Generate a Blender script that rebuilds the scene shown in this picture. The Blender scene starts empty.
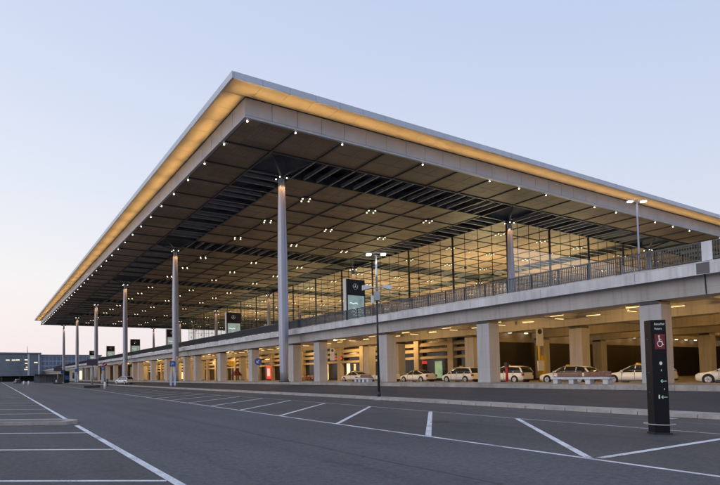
import bpy, bmesh, math, random
from mathutils import Matrix, Vector
random.seed(7)
R = math.radians
sc = bpy.context.scene
col = sc.collection

# ------------------------------------------------------------------ materials
def lin(c):
    return tuple(((x/255)/12.92 if x/255 <= .04045 else ((x/255+.055)/1.055)**2.4) for x in c)

def mat(name, base, rough=.6, metal=0., var=.15, scale=3., bump=0., spec=.5, var2=0., scale2=.2, streak=False, coord='Object', tint=None, coat=0.):
    m = bpy.data.materials.new(name); m.use_nodes = True
    nt = m.node_tree; N = nt.nodes; L = nt.links
    b = N['Principled BSDF']
    b.inputs['Roughness'].default_value = rough
    b.inputs['Metallic'].default_value = metal
    b.inputs['Specular IOR Level'].default_value = spec
    b.inputs['Coat Weight'].default_value = coat
    tc = N.new('ShaderNodeTexCoord')
    src = tc.outputs[coord]
    if streak:
        mp = N.new('ShaderNodeMapping'); mp.inputs['Scale'].default_value = (1, 1, .08)
        L.new(src, mp.inputs['Vector']); src = mp.outputs['Vector']
    n = N.new('ShaderNodeTexNoise'); n.inputs['Scale'].default_value = scale; n.inputs['Detail'].default_value = 6; n.inputs['Roughness'].default_value = .65
    L.new(src, n.inputs['Vector'])
    r = N.new('ShaderNodeValToRGB')
    lo = tuple(max(0, x*(1-var)) for x in base); hi = tuple(min(1, x*(1+var)) for x in base)
    if tint: hi = tint
    r.color_ramp.elements[0].color = (*lo, 1); r.color_ramp.elements[0].position = .3
    r.color_ramp.elements[1].color = (*hi, 1); r.color_ramp.elements[1].position = .7
    L.new(n.outputs['Fac'], r.inputs['Fac'])
    out = r.outputs['Color']
    if var2:
        n2 = N.new('ShaderNodeTexNoise'); n2.inputs['Scale'].default_value = scale2; n2.inputs['Detail'].default_value = 5
        L.new(tc.outputs[coord], n2.inputs['Vector'])
        mr = N.new('ShaderNodeMapRange'); mr.inputs['From Min'].default_value = .35; mr.inputs['From Max'].default_value = .65
        mr.inputs['To Min'].default_value = 1-var2; mr.inputs['To Max'].default_value = 1+var2
        L.new(n2.outputs['Fac'], mr.inputs['Value'])
        mx = N.new('ShaderNodeVectorMath'); mx.operation = 'SCALE'
        L.new(out, mx.inputs[0]); L.new(mr.outputs[0], mx.inputs['Scale']); out = mx.outputs[0]
    L.new(out, b.inputs['Base Color'])
    if bump:
        bp = N.new('ShaderNodeBump'); bp.inputs['Strength'].default_value = bump; bp.inputs['Distance'].default_value = .02
        nb = N.new('ShaderNodeTexNoise'); nb.inputs['Scale'].default_value = scale*8; nb.inputs['Detail'].default_value = 4
        L.new(tc.outputs[coord], nb.inputs['Vector']); L.new(nb.outputs['Fac'], bp.inputs['Height'])
        L.new(bp.outputs['Normal'], b.inputs['Normal'])
    return m

def emat(name, c, s, var=0, scale=2., base=None):
    m = bpy.data.materials.new(name); m.use_nodes = True
    nt = m.node_tree; N = nt.nodes; L = nt.links
    b = N['Principled BSDF']
    b.inputs['Base Color'].default_value = (*(base or c), 1)
    b.inputs['Emission Color'].default_value = (*c, 1); b.inputs['Emission Strength'].default_value = s
    if var:
        tc = N.new('ShaderNodeTexCoord'); n = N.new('ShaderNodeTexNoise'); n.inputs['Scale'].default_value = scale
        L.new(tc.outputs['Object'], n.inputs['Vector'])
        mr = N.new('ShaderNodeMapRange'); mr.inputs['From Min'].default_value = .3; mr.inputs['From Max'].default_value = .7
        mr.inputs['To Min'].default_value = s*(1-var); mr.inputs['To Max'].default_value = s*(1+var)
        L.new(n.outputs['Fac'], mr.inputs['Value']); L.new(mr.outputs[0], b.inputs['Emission Strength'])
    try: m.cycles.emission_sampling = 'NONE'
    except Exception: pass
    return m

def glassmat(name, tint, refl=.12):
    m = bpy.data.materials.new(name); m.use_nodes = True
    nt = m.node_tree; N = nt.nodes; L = nt.links
    for n in list(N): N.remove(n)
    o = N.new('ShaderNodeOutputMaterial'); t = N.new('ShaderNodeBsdfTransparent'); g = N.new('ShaderNodeBsdfGlossy')
    t.inputs[0].default_value = (*tint, 1); g.inputs['Roughness'].default_value = .03; g.inputs[0].default_value = (.85, .88, .92, 1)
    fr = N.new('ShaderNodeFresnel'); fr.inputs[0].default_value = 1.45
    ad = N.new('ShaderNodeMath'); ad.operation = 'MULTIPLY'; ad.inputs[1].default_value = refl/.04*.33
    mx = N.new('ShaderNodeMixShader')
    mi = N.new('ShaderNodeMath'); mi.operation = 'MINIMUM'; mi.inputs[1].default_value = refl*.6
    L.new(fr.outputs[0], ad.inputs[0]); L.new(ad.outputs[0], mi.inputs[0]); L.new(mi.outputs[0], mx.inputs[0]); L.new(t.outputs[0], mx.inputs[1]); L.new(g.outputs[0], mx.inputs[2])
    L.new(mx.outputs[0], o.inputs[0])
    return m

def formwork(m, px=2.5, pz=1.25, dark=.80):
    nt = m.node_tree; N = nt.nodes; L = nt.links; b = N['Principled BSDF']
    src = b.inputs['Base Color'].links[0].from_socket
    tc = N.new('ShaderNodeTexCoord'); sp = N.new('ShaderNodeSeparateXYZ'); L.new(tc.outputs['Object'], sp.inputs[0])
    fac = None
    for ax, p in (('Y', px), ('Z', pz)):
        d = N.new('ShaderNodeMath'); d.operation = 'DIVIDE'; d.inputs[1].default_value = p; L.new(sp.outputs[ax], d.inputs[0])
        f = N.new('ShaderNodeMath'); f.operation = 'FRACT'; L.new(d.outputs[0], f.inputs[0])
        l = N.new('ShaderNodeMath'); l.operation = 'LESS_THAN'; l.inputs[1].default_value = .018/p; L.new(f.outputs[0], l.inputs[0])
        q = N.new('ShaderNodeMath'); q.operation = 'MULTIPLY_ADD'; q.inputs[1].default_value = dark-1; q.inputs[2].default_value = 1; L.new(l.outputs[0], q.inputs[0])
        if fac is None: fac = q.outputs[0]
        else:
            m_ = N.new('ShaderNodeMath'); m_.operation = 'MULTIPLY'; L.new(fac, m_.inputs[0]); L.new(q.outputs[0], m_.inputs[1]); fac = m_.outputs[0]
    mp = N.new('ShaderNodeMapping'); mp.inputs['Scale'].default_value = (2.5, 2.5, .12); L.new(tc.outputs['Object'], mp.inputs['Vector'])
    n = N.new('ShaderNodeTexNoise'); n.inputs['Scale'].default_value = 1.2; n.inputs['Detail'].default_value = 6; L.new(mp.outputs[0], n.inputs['Vector'])
    mr = N.new('ShaderNodeMapRange'); mr.inputs['From Min'].default_value = .52; mr.inputs['From Max'].default_value = .74; mr.inputs['To Min'].default_value = 1; mr.inputs['To Max'].default_value = .74
    L.new(n.outputs['Fac'], mr.inputs['Value'])
    m_ = N.new('ShaderNodeMath'); m_.operation = 'MULTIPLY'; L.new(fac, m_.inputs[0]); L.new(mr.outputs[0], m_.inputs[1])
    v = N.new('ShaderNodeVectorMath'); v.operation = 'SCALE'; L.new(src, v.inputs[0]); L.new(m_.outputs[0], v.inputs['Scale']); L.new(v.outputs[0], b.inputs['Base Color'])

def asphalt(name, base, patch=.12, joint=False):
    m = mat(name, base, rough=.82, var=.28, scale=9., bump=.35, spec=.3, var2=patch, scale2=.11, coord='Object')
    nt = m.node_tree; N = nt.nodes; L = nt.links; b = N['Principled BSDF']
    src = b.inputs['Base Color'].links[0].from_socket
    tc = N.new('ShaderNodeTexCoord')
    # fine aggregate speckle
    n = N.new('ShaderNodeTexNoise'); n.inputs['Scale'].default_value = 45; n.inputs['Detail'].default_value = 3
    L.new(tc.outputs['Object'], n.inputs['Vector'])
    mr = N.new('ShaderNodeMapRange'); mr.inputs['From Min'].default_value = .3; mr.inputs['From Max'].default_value = .7
    mr.inputs['To Min'].default_value = .72; mr.inputs['To Max'].default_value = 1.28
    L.new(n.outputs['Fac'], mr.inputs['Value'])
    # long tyre streaks running along the road (y)
    mp = N.new('ShaderNodeMapping'); mp.inputs['Scale'].default_value = (1.1, .025, 1)
    L.new(tc.outputs['Object'], mp.inputs['Vector'])
    n3 = N.new('ShaderNodeTexNoise'); n3.inputs['Scale'].default_value = 1.; n3.inputs['Detail'].default_value = 4
    L.new(mp.outputs[0], n3.inputs['Vector'])
    m3 = N.new('ShaderNodeMapRange'); m3.inputs['From Min'].default_value = .3; m3.inputs['From Max'].default_value = .7
    m3.inputs['To Min'].default_value = .88; m3.inputs['To Max'].default_value = 1.12
    L.new(n3.outputs['Fac'], m3.inputs['Value'])
    mu = N.new('ShaderNodeMath'); mu.operation = 'MULTIPLY'; L.new(mr.outputs[0], mu.inputs[0]); L.new(m3.outputs[0], mu.inputs[1])
    # stains
    n4 = N.new('ShaderNodeTexNoise'); n4.inputs['Scale'].default_value = .55; n4.inputs['Detail'].default_value = 8; n4.inputs['Roughness'].default_value = .7
    L.new(tc.outputs['Object'], n4.inputs['Vector'])
    m4 = N.new('ShaderNodeMapRange'); m4.inputs['From Min'].default_value = .58; m4.inputs['From Max'].default_value = .72
    m4.inputs['To Min'].default_value = 1.; m4.inputs['To Max'].default_value = .60
    L.new(n4.outputs['Fac'], m4.inputs['Value'])
    vo = N.new('ShaderNodeTexVoronoi'); vo.feature = 'DISTANCE_TO_EDGE'; vo.inputs['Scale'].default_value = .11
    wv = N.new('ShaderNodeTexNoise'); wv.inputs['Scale'].default_value = .8; wv.inputs['Detail'].default_value = 5
    L.new(tc.outputs['Object'], wv.inputs['Vector'])
    mxv = N.new('ShaderNodeMix'); mxv.data_type = 'VECTOR'; mxv.inputs[0].default_value = .5; 
    L.new(tc.outputs['Object'], mxv.inputs[4]); L.new(wv.outputs['Color'], mxv.inputs[5]); L.new(mxv.outputs[1], vo.inputs['Vector'])
    m5 = N.new('ShaderNodeMapRange'); m5.inputs['From Min'].default_value = .0; m5.inputs['From Max'].default_value = .0035
    m5.inputs['To Min'].default_value = .82; m5.inputs['To Max'].default_value = 1.; L.new(vo.outputs['Distance'], m5.inputs['Value'])
    muc = N.new('ShaderNodeMath'); muc.operation = 'MULTIPLY'; L.new(m5.outputs[0], muc.inputs[0]); L.new(mu.outputs[0], muc.inputs[1]); mu = muc
    mu2 = N.new('ShaderNodeMath'); mu2.operation = 'MULTIPLY'; L.new(mu.outputs[0], mu2.inputs[0]); L.new(m4.outputs[0], mu2.inputs[1])
    v = N.new('ShaderNodeVectorMath'); v.operation = 'SCALE'; L.new(src, v.inputs[0]); L.new(mu2.outputs[0], v.inputs['Scale'])
    L.new(v.outputs[0], b.inputs['Base Color'])
    return m

M = {}
M['road'] = asphalt('road_asphalt', (.110, .107, .113), .10)
M['bay'] = asphalt('bay_asphalt', (.094, .088, .088), .14)
M['ramp'] = asphalt('ramp_asphalt', (.060, .057, .059), .10)
M['field'] = mat('far_ground', (.06, .065, .06), .9, var=.3, scale=.05)
M['paving'] = mat('plaza_paving', (.26, .245, .23), .75, var=.15, scale=2., bump=.2, var2=.12, scale2=.3)
M['kerb'] = mat('kerb_stone', (.36, .335, .31), .8, var=.22, scale=2.5, bump=.3, var2=.15, scale2=.6)
M['paint'] = mat('road_paint', (.72, .72, .74), .6, var=.22, scale=14., var2=.12, scale2=1.5)
M['concrete'] = mat('smooth_concrete', (.48, .47, .475), .7, var=.12, scale=.6, bump=.15, var2=.10, scale2=.15, streak=True)
M['coping'] = mat('coping_concrete', (.60, .605, .63), .7, var=.16, scale=1.4, bump=.15, var2=.12, scale2=.5, streak=True)
formwork(M['concrete']); formwork(M['coping'], 6.25, 9)
M['cwarm'] = mat('facade_concrete', (.44, .39, .33), .75, var=.12, scale=.8, bump=.15, var2=.1, scale2=.3)
M['soffit'] = mat('soffit_panel', (.335, .235, .165), .55, var=.3, scale=18., var2=.22, scale2=.09)
def soffit_detail(m):
    nt = m.node_tree; N = nt.nodes; L = nt.links; b = N['Principled BSDF']
    src = b.inputs['Base Color'].links[0].from_socket
    tc = N.new('ShaderNodeTexCoord'); sp = N.new('ShaderNodeSeparateXYZ'); L.new(tc.outputs['Object'], sp.inputs[0])
    def mth(op, a, v=None):
        n = N.new('ShaderNodeMath'); n.operation = op; L.new(a, n.inputs[0])
        if v is not None:
            if isinstance(v, (int, float)): n.inputs[1].default_value = v
            else: L.new(v, n.inputs[1])
        return n.outputs[0]
    fac = None
    # fine ribs of the acoustic panels, two directions
    for ax, f, amp in (('X', 1.92, .20), ('Y', 2.56, .26)):
        fr = mth('FRACT', mth('MULTIPLY', sp.outputs[ax], f))
        st = mth('MULTIPLY', mth('LESS_THAN', fr, .16), -amp)
        st = mth('ADD', st, 1.0)
        fac = st if fac is None else mth('MULTIPLY', fac, st)
    # each panel has its own tone
    cx = mth('FLOOR', mth('DIVIDE', sp.outputs['X'], 6.25)); cy = mth('FLOOR', mth('DIVIDE', sp.outputs['Y'], 3.125))
    cb = N.new('ShaderNodeCombineXYZ'); L.new(cx, cb.inputs[0]); L.new(cy, cb.inputs[1])
    wn = N.new('ShaderNodeTexWhiteNoise'); wn.noise_dimensions = '2D'; L.new(cb.outputs[0], wn.inputs['Vector'])
    pv_ = mth('ADD', mth('MULTIPLY', wn.outputs['Value'], .34), .84)
    fac = mth('MULTIPLY', fac, pv_)
    v = N.new('ShaderNodeVectorMath'); v.operation = 'SCALE'; L.new(src, v.inputs[0]); L.new(fac, v.inputs['Scale']); L.new(v.outputs[0], b.inputs['Base Color'])
soffit_detail(M['soffit'])
def worn(m, under=(.08,.078,.082), lo=.50, hi=.60):
    nt = m.node_tree; N = nt.nodes; L = nt.links; b = N['Principled BSDF']
    src = b.inputs['Base Color'].links[0].from_socket
    tc = N.new('ShaderNodeTexCoord')
    a = N.new('ShaderNodeTexNoise'); a.inputs['Scale'].default_value = 22; a.inputs['Detail'].default_value = 5; a.inputs['Roughness'].default_value = .75
    c = N.new('ShaderNodeTexNoise'); c.inputs['Scale'].default_value = .9; c.inputs['Detail'].default_value = 4
    L.new(tc.outputs['Object'], a.inputs['Vector']); L.new(tc.outputs['Object'], c.inputs['Vector'])
    ad = N.new('ShaderNodeMath'); ad.operation = 'MULTIPLY_ADD'; ad.inputs[1].default_value = .45
    L.new(c.outputs['Fac'], ad.inputs[0]); 
    sc2 = N.new('ShaderNodeMath'); sc2.operation = 'MULTIPLY'; sc2.inputs[1].default_value = .55; L.new(a.outputs['Fac'], sc2.inputs[0]); L.new(sc2.outputs[0], ad.inputs[2])
    mr = N.new('ShaderNodeMapRange'); mr.inputs['From Min'].default_value = lo; mr.inputs['From Max'].default_value = hi; mr.inputs['To Max'].default_value = .85
    L.new(ad.outputs[0], mr.inputs['Value'])
    mx = N.new('ShaderNodeMix'); mx.data_type = 'RGBA'; L.new(mr.outputs[0], mx.inputs[0]); L.new(src, mx.inputs[6]); mx.inputs[7].default_value = (*under, 1)
    L.new(mx.outputs[2], b.inputs['Base Color'])
worn(M['paint'], lo=.53, hi=.62)
M['frame'] = mat('soffit_frame', (.09, .092, .10), .5, var=.2, scale=1.)
M['rung'] = mat('soffit_rung', (.36, .36, .39), .45, var=.2, scale=1.)
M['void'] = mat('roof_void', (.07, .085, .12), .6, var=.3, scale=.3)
M['fascia'] = mat('fascia_metal', (.44, .465, .53), .42, metal=.25, var=.07, scale=.35, var2=.06, scale2=.12)
M['rim'] = mat('rim_metal', (.52, .55, .62), .38, metal=.3, var=.06, scale=.35, var2=.05, scale2=.15)
M['overhang'] = mat('overhang_panel', (.62, .53, .38), .5, metal=.15, var=.08, scale=.5, var2=.06, scale2=.3)
M['steel'] = mat('painted_steel', (.36, .38, .46), .38, metal=.35, var=.1, scale=.6, streak=True)
M['dark'] = mat('dark_metal', (.03, .032, .04), .45, metal=.3, var=.3, scale=3.)
M['black'] = mat('black_gloss', (.008, .008, .011), .45, var=.3, scale=2., spec=.22)
M['railing'] = mat('railing_metal', (.07, .075, .088), .5, metal=.2, var=.15, scale=3.)
M['galv'] = mat('galvanised_steel', (.42, .43, .45), .45, metal=.5, var=.15, scale=5.)
M['white'] = mat('white_enamel', (.75, .76, .78), .4, var=.06, scale=3.)
M['silver'] = mat('brushed_silver', (.72, .74, .78), .25, metal=.8, var=.08, scale=5.)
M['blue'] = mat('sign_blue', (.015, .09, .38), .35, var=.06, scale=3.)
M['redpanel'] = mat('dim_red_panel', (.20, .012, .018), .4, var=.1, scale=3.)
M['red'] = mat('sign_red', (.55, .02, .03), .4, var=.08, scale=3.)
M['yellow'] = mat('sign_yellow', (.70, .46, .02), .45, var=.1, scale=3.)
M['purple'] = mat('purple_film', (.035, .022, .05), .45, var=.15, scale=3.)
M['wood'] = mat('bench_wood', (.20, .09, .055), .6, var=.3, scale=6., streak=False, bump=.2)
M['walnut'] = mat('walnut_panel', (.22, .11, .05), .45, var=.25, scale=1.4, streak=True)
M['floor'] = mat('hall_stone', (.42, .38, .31), .3, var=.08, scale=1.)
M['inwall'] = mat('hall_wall', (.62, .60, .58), .7, var=.08, scale=.4)
M['darkwall'] = mat('dark_louvre_wall', (.035, .028, .022), .55, var=.25, scale=1.2, streak=True)
M['room'] = mat('dark_room', (.03, .027, .025), .6, var=.4, scale=.7)
M['roomglass'] = mat('shopfront_glass', (.02, .022, .024), .12, var=.4, scale=.4, spec=.6)
M['ivory'] = mat('ivory_car_paint', (.85, .86, .85), .3, var=.03, scale=.6, coat=.6)
M['carwhite'] = mat('white_car_paint', (.70, .71, .74), .3, var=.03, scale=.6, coat=.6)
M['cardark'] = mat('dark_car_paint', (.03, .035, .05), .3, var=.1, scale=.6, coat=.6)
M['carglass'] = mat('car_glass', (.018, .02, .024), .08, var=.3, scale=.6, spec=.7)
M['tyre'] = mat('tyre_rubber', (.018, .018, .018), .8, var=.3, scale=6.)
M['alloy'] = mat('alloy_rim', (.45, .46, .48), .35, metal=.7, var=.1, scale=6.)
M['taill'] = mat('tail_light', (.35, .01, .01), .25, var=.1, scale=4., coat=.5)
M['headl'] = mat('head_light', (.75, .78, .8), .12, var=.1, scale=6., coat=.6)
M['teal'] = mat('teal_cloth', (.01, .16, .20), .8, var=.2, scale=8.)
M['redcloth'] = mat('red_cloth', (.55, .11, .07), .8, var=.2, scale=8.)
M['trouser'] = mat('dark_cloth', (.02, .022, .035), .85, var=.2, scale=8.)
M['skin'] = mat('skin', (.48, .28, .2), .55, var=.06, scale=9.)
M['hair'] = mat('hair', (.10, .065, .035), .7, var=.3, scale=20.)
M['farglass'] = mat('far_glass', (.15, .18, .22), .35, var=.35, scale=.12, spec=.5)
M['farwall'] = mat('far_wall', (.19, .205, .235), .7, var=.15, scale=.2)
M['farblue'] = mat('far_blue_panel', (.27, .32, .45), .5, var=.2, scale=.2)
M['beige'] = mat('beige_wall', (.36, .31, .27), .8, var=.12, scale=.4, var2=.1, scale2=.1)
M['glass'] = glassmat('hall_glass', (.88, .90, .88), .28)
M['bulb'] = emat('bulb_warm', (1, .80, .54), 3.2)
M['bulbw'] = emat('bulb_white', (1, .93, .80), 10)
M['tube'] = emat('tube_warm', (1, .70, .34), 1.6)
M['teallit'] = emat('backlit_teal', (.25, .34, .33), .5, var=.45, scale=.9)
M['whitelit'] = emat('backlit_white', (.75, .9, .88), .95)
M['shoplit'] = emat('lit_shop', (1, .62, .24), 1.3, var=.6, scale=.9)
M['greenlit'] = emat('lit_green', (.35, .60, .42), .3, var=.4, scale=1.5)
M['redlit'] = emat('lit_red', (.8, .06, .07), .5)
M['pinklit'] = emat('lit_pink', (1, .5, .45), .8)
M['winlit'] = emat('lit_window', (1, .80, .5), 1.3)
M['iconlit'] = emat('lit_icon', (.8, .85, .8), .28, base=(.4,.4,.4))
M['arrowlit'] = emat('lit_arrow', (.40, .75, .45), .33, base=(.2,.4,.25))

# ------------------------------------------------------------------ mesh helpers
class MB:
    def __init__(s): s.v = []; s.f = []; s.sm = []
    def box(s, x0, x1, y0, y1, z0, z1):
        b = len(s.v)
        s.v += [(x0,y0,z0),(x1,y0,z0),(x1,y1,z0),(x0,y1,z0),(x0,y0,z1),(x1,y0,z1),(x1,y1,z1),(x0,y1,z1)]
        for q in ((0,3,2,1),(4,5,6,7),(0,1,5,4),(1,2,6,5),(2,3,7,6),(3,0,4,7)): s.f.append(tuple(b+i for i in q)); s.sm.append(False)
        return s
    def hexa(s, pts):
        b = len(s.v); s.v += [tuple(p) for p in pts]
        for q in ((0,3,2,1),(4,5,6,7),(0,1,5,4),(1,2,6,5),(2,3,7,6),(3,0,4,7)): s.f.append(tuple(b+i for i in q)); s.sm.append(False)
        return s
    def poly(s, pts, smooth=False):
        b = len(s.v); s.v += [tuple(p) for p in pts]; s.f.append(tuple(range(b, b+len(pts)))); s.sm.append(smooth); return s
    def loft(s, rings, cap=True, smooth=True, closed=True):
        b = len(s.v); n = len(rings[0])
        for r in rings: s.v += [tuple(p) for p in r]
        for i in range(len(rings)-1):
            for j in range(n if closed else n-1):
                k = (j+1) % n
                s.f.append((b+i*n+j, b+i*n+k, b+(i+1)*n+k, b+(i+1)*n+j)); s.sm.append(smooth)
        if cap:
            s.f.append(tuple(b+j for j in reversed(range(n)))); s.sm.append(False)
            s.f.append(tuple(b+(len(rings)-1)*n+j for j in range(n))); s.sm.append(False)
        return s
    def cyl(s, p0, p1, r0, r1=None, n=14, smooth=True):
        r1 = r0 if r1 is None else r1
        p0 = Vector(p0); p1 = Vector(p1); d = (p1-p0).normalized()
        a = Vector((0,0,1)) if abs(d.z) < .9 else Vector((1,0,0))
        e1 = d.cross(a).normalized(); e2 = d.cross(e1)
        rr = []
        for p, r in ((p0, r0), (p1, r1)):
            rr.append([p + (e1*math.cos(2*math.pi*i/n) + e2*math.sin(2*math.pi*i/n))*r for i in range(n)])
        return s.loft(rr, True, smooth)
    def torus(s, c, r, t, axis='y', n=32, m=8):
        rings = []
        b = len(s.v)
        for i in range(n):
            a = 2*math.pi*i/n
            for j in range(m):
                q = 2*math.pi*j/m; rr = r+t*math.cos(q); h = t*math.sin(q)
                p = (rr*math.cos(a), h, rr*math.sin(a)) if axis == 'y' else ((rr*math.cos(a), rr*math.sin(a), h) if axis == 'z' else (h, rr*math.cos(a), rr*math.sin(a)))
                s.v.append((c[0]+p[0], c[1]+p[1], c[2]+p[2]))
        for i in range(n):
            for j in range(m):
                s.f.append((b+i*m+j, b+((i+1)%n)*m+j, b+((i+1)%n)*m+(j+1)%m, b+i*m+(j+1)%m)); s.sm.append(True)
        return s
    def build(s, name, m, parent=None, bevel=0):
        me = bpy.data.meshes.new(name); me.from_pydata(s.v, [], s.f); me.update()
        bm = bmesh.new(); bm.from_mesh(me); bmesh.ops.recalc_face_normals(bm, faces=bm.faces); bm.to_mesh(me); bm.free()
        for p, q in zip(me.polygons, s.sm): p.use_smooth = q
        me.materials.append(m)
        o = bpy.data.objects.new(name, me); col.objects.link(o)
        if parent: o.parent = parent
        if bevel:
            md = o.modifiers.new('bevel', 'BEVEL'); md.width = bevel; md.segments = 2; md.limit_method = 'ANGLE'
        return o

def empty(name, label, cat, loc=(0,0,0), rz=0, group=None):
    o = bpy.data.objects.new(name, None); col.objects.link(o); o.location = loc; o.rotation_euler = (0,0,rz)
    o.empty_display_size = .3
    tag(o, label, cat, group); return o
def tag(o, label, cat=None, group=None, kind=None):
    if label: o['label'] = label
    if cat: o['category'] = cat
    if group: o['group'] = group
    if kind: o['kind'] = kind
    return o
def struct(o, label=None, cat=None): o['kind'] = 'structure'; o['label'] = label; o['category'] = cat or 'ground'; return o
def dup(root, loc, rz=None, label=None, group=None):
    r = root.copy(); col.objects.link(r); r.location = loc
    if rz is not None: r.rotation_euler = (0,0,rz)
    if label: r['label'] = label
    if group: r['group'] = group
    for ch in list(root.children):
        c = ch.copy(); col.objects.link(c); c.parent = r
        for g in list(ch.children):
            d = g.copy(); col.objects.link(d); d.parent = c
    return r

# ------------------------------------------------------------------ camera
cam = bpy.data.cameras.new('camera'); co = bpy.data.objects.new('camera', cam); col.objects.link(co); sc.camera = co
Rr = Vector((.86825955, -.49589542, -.01459728)); Up = Vector((-.00781918, -.0430985, .99904023)); Fw = Vector((.49604859, .86731208, .04129818))
mw = Matrix(((Rr.x, Up.x, -Fw.x, 0), (Rr.y, Up.y, -Fw.y, 0), (Rr.z, Up.z, -Fw.z, 1.7), (0,0,0,1)))
co.matrix_world = mw
cam.sensor_width = 36; cam.lens = 26.478; cam.shift_x = .0980; cam.shift_y = .1539
cam.clip_start = .1; cam.clip_end = 8000

# ------------------------------------------------------------------ world (dusk sky)
w = bpy.data.worlds.new('World'); sc.world = w; w.use_nodes = True
nt = w.node_tree; N = nt.nodes; L = nt.links
bg = N['Background']
sky = N.new('ShaderNodeTexSky'); sky.sky_type = 'NISHITA'; sky.sun_disc = False
sky.sun_elevation = R(4); sky.sun_rotation = R(-75)
tc = N.new('ShaderNodeTexCoord')
sx = N.new('ShaderNodeSeparateXYZ'); L.new(tc.outputs['Generated'], sx.inputs[0])
rp = N.new('ShaderNodeValToRGB'); L.new(sx.outputs['Z'], rp.inputs['Fac'])
cr = rp.color_ramp
stops = [(0.0, (238, 226, 230)), (.06, (241, 231, 236)), (.16, (241, 240, 244)), (.32, (223, 231, 248)), (.52, (206, 218, 245)), (1.0, (172, 193, 235))]
cr.elements[0].position = 0; cr.elements[0].color = (*lin(stops[0][1]), 1)
cr.elements[1].position = 1; cr.elements[1].color = (*lin(stops[-1][1]), 1)
for p, c in stops[1:-1]:
    e = cr.elements.new(p); e.color = (*lin(c), 1)
# brighter, whiter towards the afterglow (west, -x +y), bluer away from it
dt = N.new('ShaderNodeVectorMath'); dt.operation = 'DOT_PRODUCT'; dt.inputs[1].default_value = (-.80, .60, 0)
L.new(tc.outputs['Generated'], dt.inputs[0])
mr = N.new('ShaderNodeMapRange'); mr.inputs['From Min'].default_value = -.7; mr.inputs['From Max'].default_value = .9
L.new(dt.outputs['Value'], mr.inputs['Value'])
r2 = N.new('ShaderNodeValToRGB'); L.new(mr.outputs[0], r2.inputs['Fac'])
r2.color_ramp.elements[0].color = (.88, .92, .985, 1); r2.color_ramp.elements[1].color = (1.22, 1.18, 1.10, 1)
mm = N.new('ShaderNodeMix'); mm.data_type = 'RGBA'; mm.blend_type = 'MULTIPLY'; mm.inputs[0].default_value = 1
L.new(rp.outputs[0], mm.inputs[6]); L.new(r2.outputs[0], mm.inputs[7])
sc_sky = N.new('ShaderNodeVectorMath'); sc_sky.operation = 'SCALE'; sc_sky.inputs['Scale'].default_value = .08
L.new(sky.outputs[0], sc_sky.inputs[0])
mx = N.new('ShaderNodeMix'); mx.data_type = 'RGBA'; mx.inputs[0].default_value = .08
L.new(mm.outputs[2], mx.inputs[6]); L.new(sc_sky.outputs[0], mx.inputs[7])
L.new(mx.outputs[2], bg.inputs['Color']); bg.inputs['Strength'].default_value = 1.0

sun = bpy.data.lights.new('afterglow', 'SUN'); sun.energy = .55; sun.angle = R(40); sun.color = (1, .93, .93)
so = bpy.data.objects.new('afterglow', sun); col.objects.link(so)
so.rotation_euler = Vector((.93, -.30, -.20)).to_track_quat('-Z', 'Y').to_euler()

sc.view_settings.view_transform = 'Standard'; sc.view_settings.look = 'None'; sc.view_settings.gamma = 1; sc.view_settings.exposure = 0

def lamp(kind, loc, energy, color=(1,.72,.42), size=1., size_y=None, dirn=(0,0,-1), spread=None, name='lamp', spot=None, blend=.6, longaxis=None):
    l = bpy.data.lights.new(name, kind); l.energy = energy; l.color = color
    if kind == 'AREA':
        l.shape = 'RECTANGLE'; l.size = size; l.size_y = size_y or size
        if spread: l.spread = R(spread)
    elif kind == 'SPOT':
        l.spot_size = R(spot or 90); l.spot_blend = blend; l.shadow_soft_size = size
    else: l.shadow_soft_size = size
    o = bpy.data.objects.new(name, l); col.objects.link(o); o.location = loc
    if longaxis:
        zz = -Vector(dirn).normalized(); xx = Vector(longaxis).normalized(); yy = zz.cross(xx)
        o.rotation_euler = Matrix((xx, yy, zz)).transposed().to_euler()
    else: o.rotation_euler = Vector(dirn).to_track_quat('-Z', 'Y').to_euler()
    return o

# ------------------------------------------------------------------ ground
def strip(name, left, right, z, m, label):
    """ribbon between two polylines of (x,y); z is a number or a pair (z at left, z at right)"""
    zl, zr = z if isinstance(z, tuple) else (z, z)
    b = MB()
    for i in range(len(left)-1):
        b.poly([(*left[i], zl), (*right[i], zr), (*right[i+1], zr), (*left[i+1], zl)])
    return struct(b.build(name, m), label)
def lerpl(pl, y):
    for (x0, y0), (x1, y1) in zip(pl, pl[1:]):
        if y <= y1: return x0 + (x1-x0)*(y-y0)/(y1-y0)
    (x0, y0), (x1, y1) = pl[-2:]
    return x0 + (x1-x0)*(y-y0)/(y1-y0)
LEFTL = [(1.9,-40),(2.6,4),(2.82,20),(3.2,45),(3.72,79),(5.7,226),(8,400)]
RLINE = [(9.0,-40),(9.9,0),(10.25,9),(10.45,15),(11.36,35),(12.9,72),(14.6,130),(17,260)]
DASHL = [(16.0,-40),(16.6,6),(16.75,12),(17.45,22),(17.8,31),(18.9,72),(20.3,130),(22,260)]
KERB = [(20.4,-40),(21.2,4),(21.5,12),(22.4,29.6),(23.3,72),(24.6,130),(27,300)]
YS = [-60,-40,-20,-10,0,4,6,9,12,15,18,22,26,31,35,40,45,55,65,72,79,95,110,130,160,200,230,260,300,360,460]
g = MB().poly([(-3000,-3000,-.012),(3000,-3000,-.012),(3000,3000,-.012),(-3000,3000,-.012)]).build('ground', M['field']); struct(g, 'wide open ground reaching to the horizon round the airport')
strip('parking_ground', [(-90,y) for y in YS], [(lerpl(LEFTL,y),y) for y in YS], 0, M['bay'], 'dark parking asphalt left of the long white line')
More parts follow.
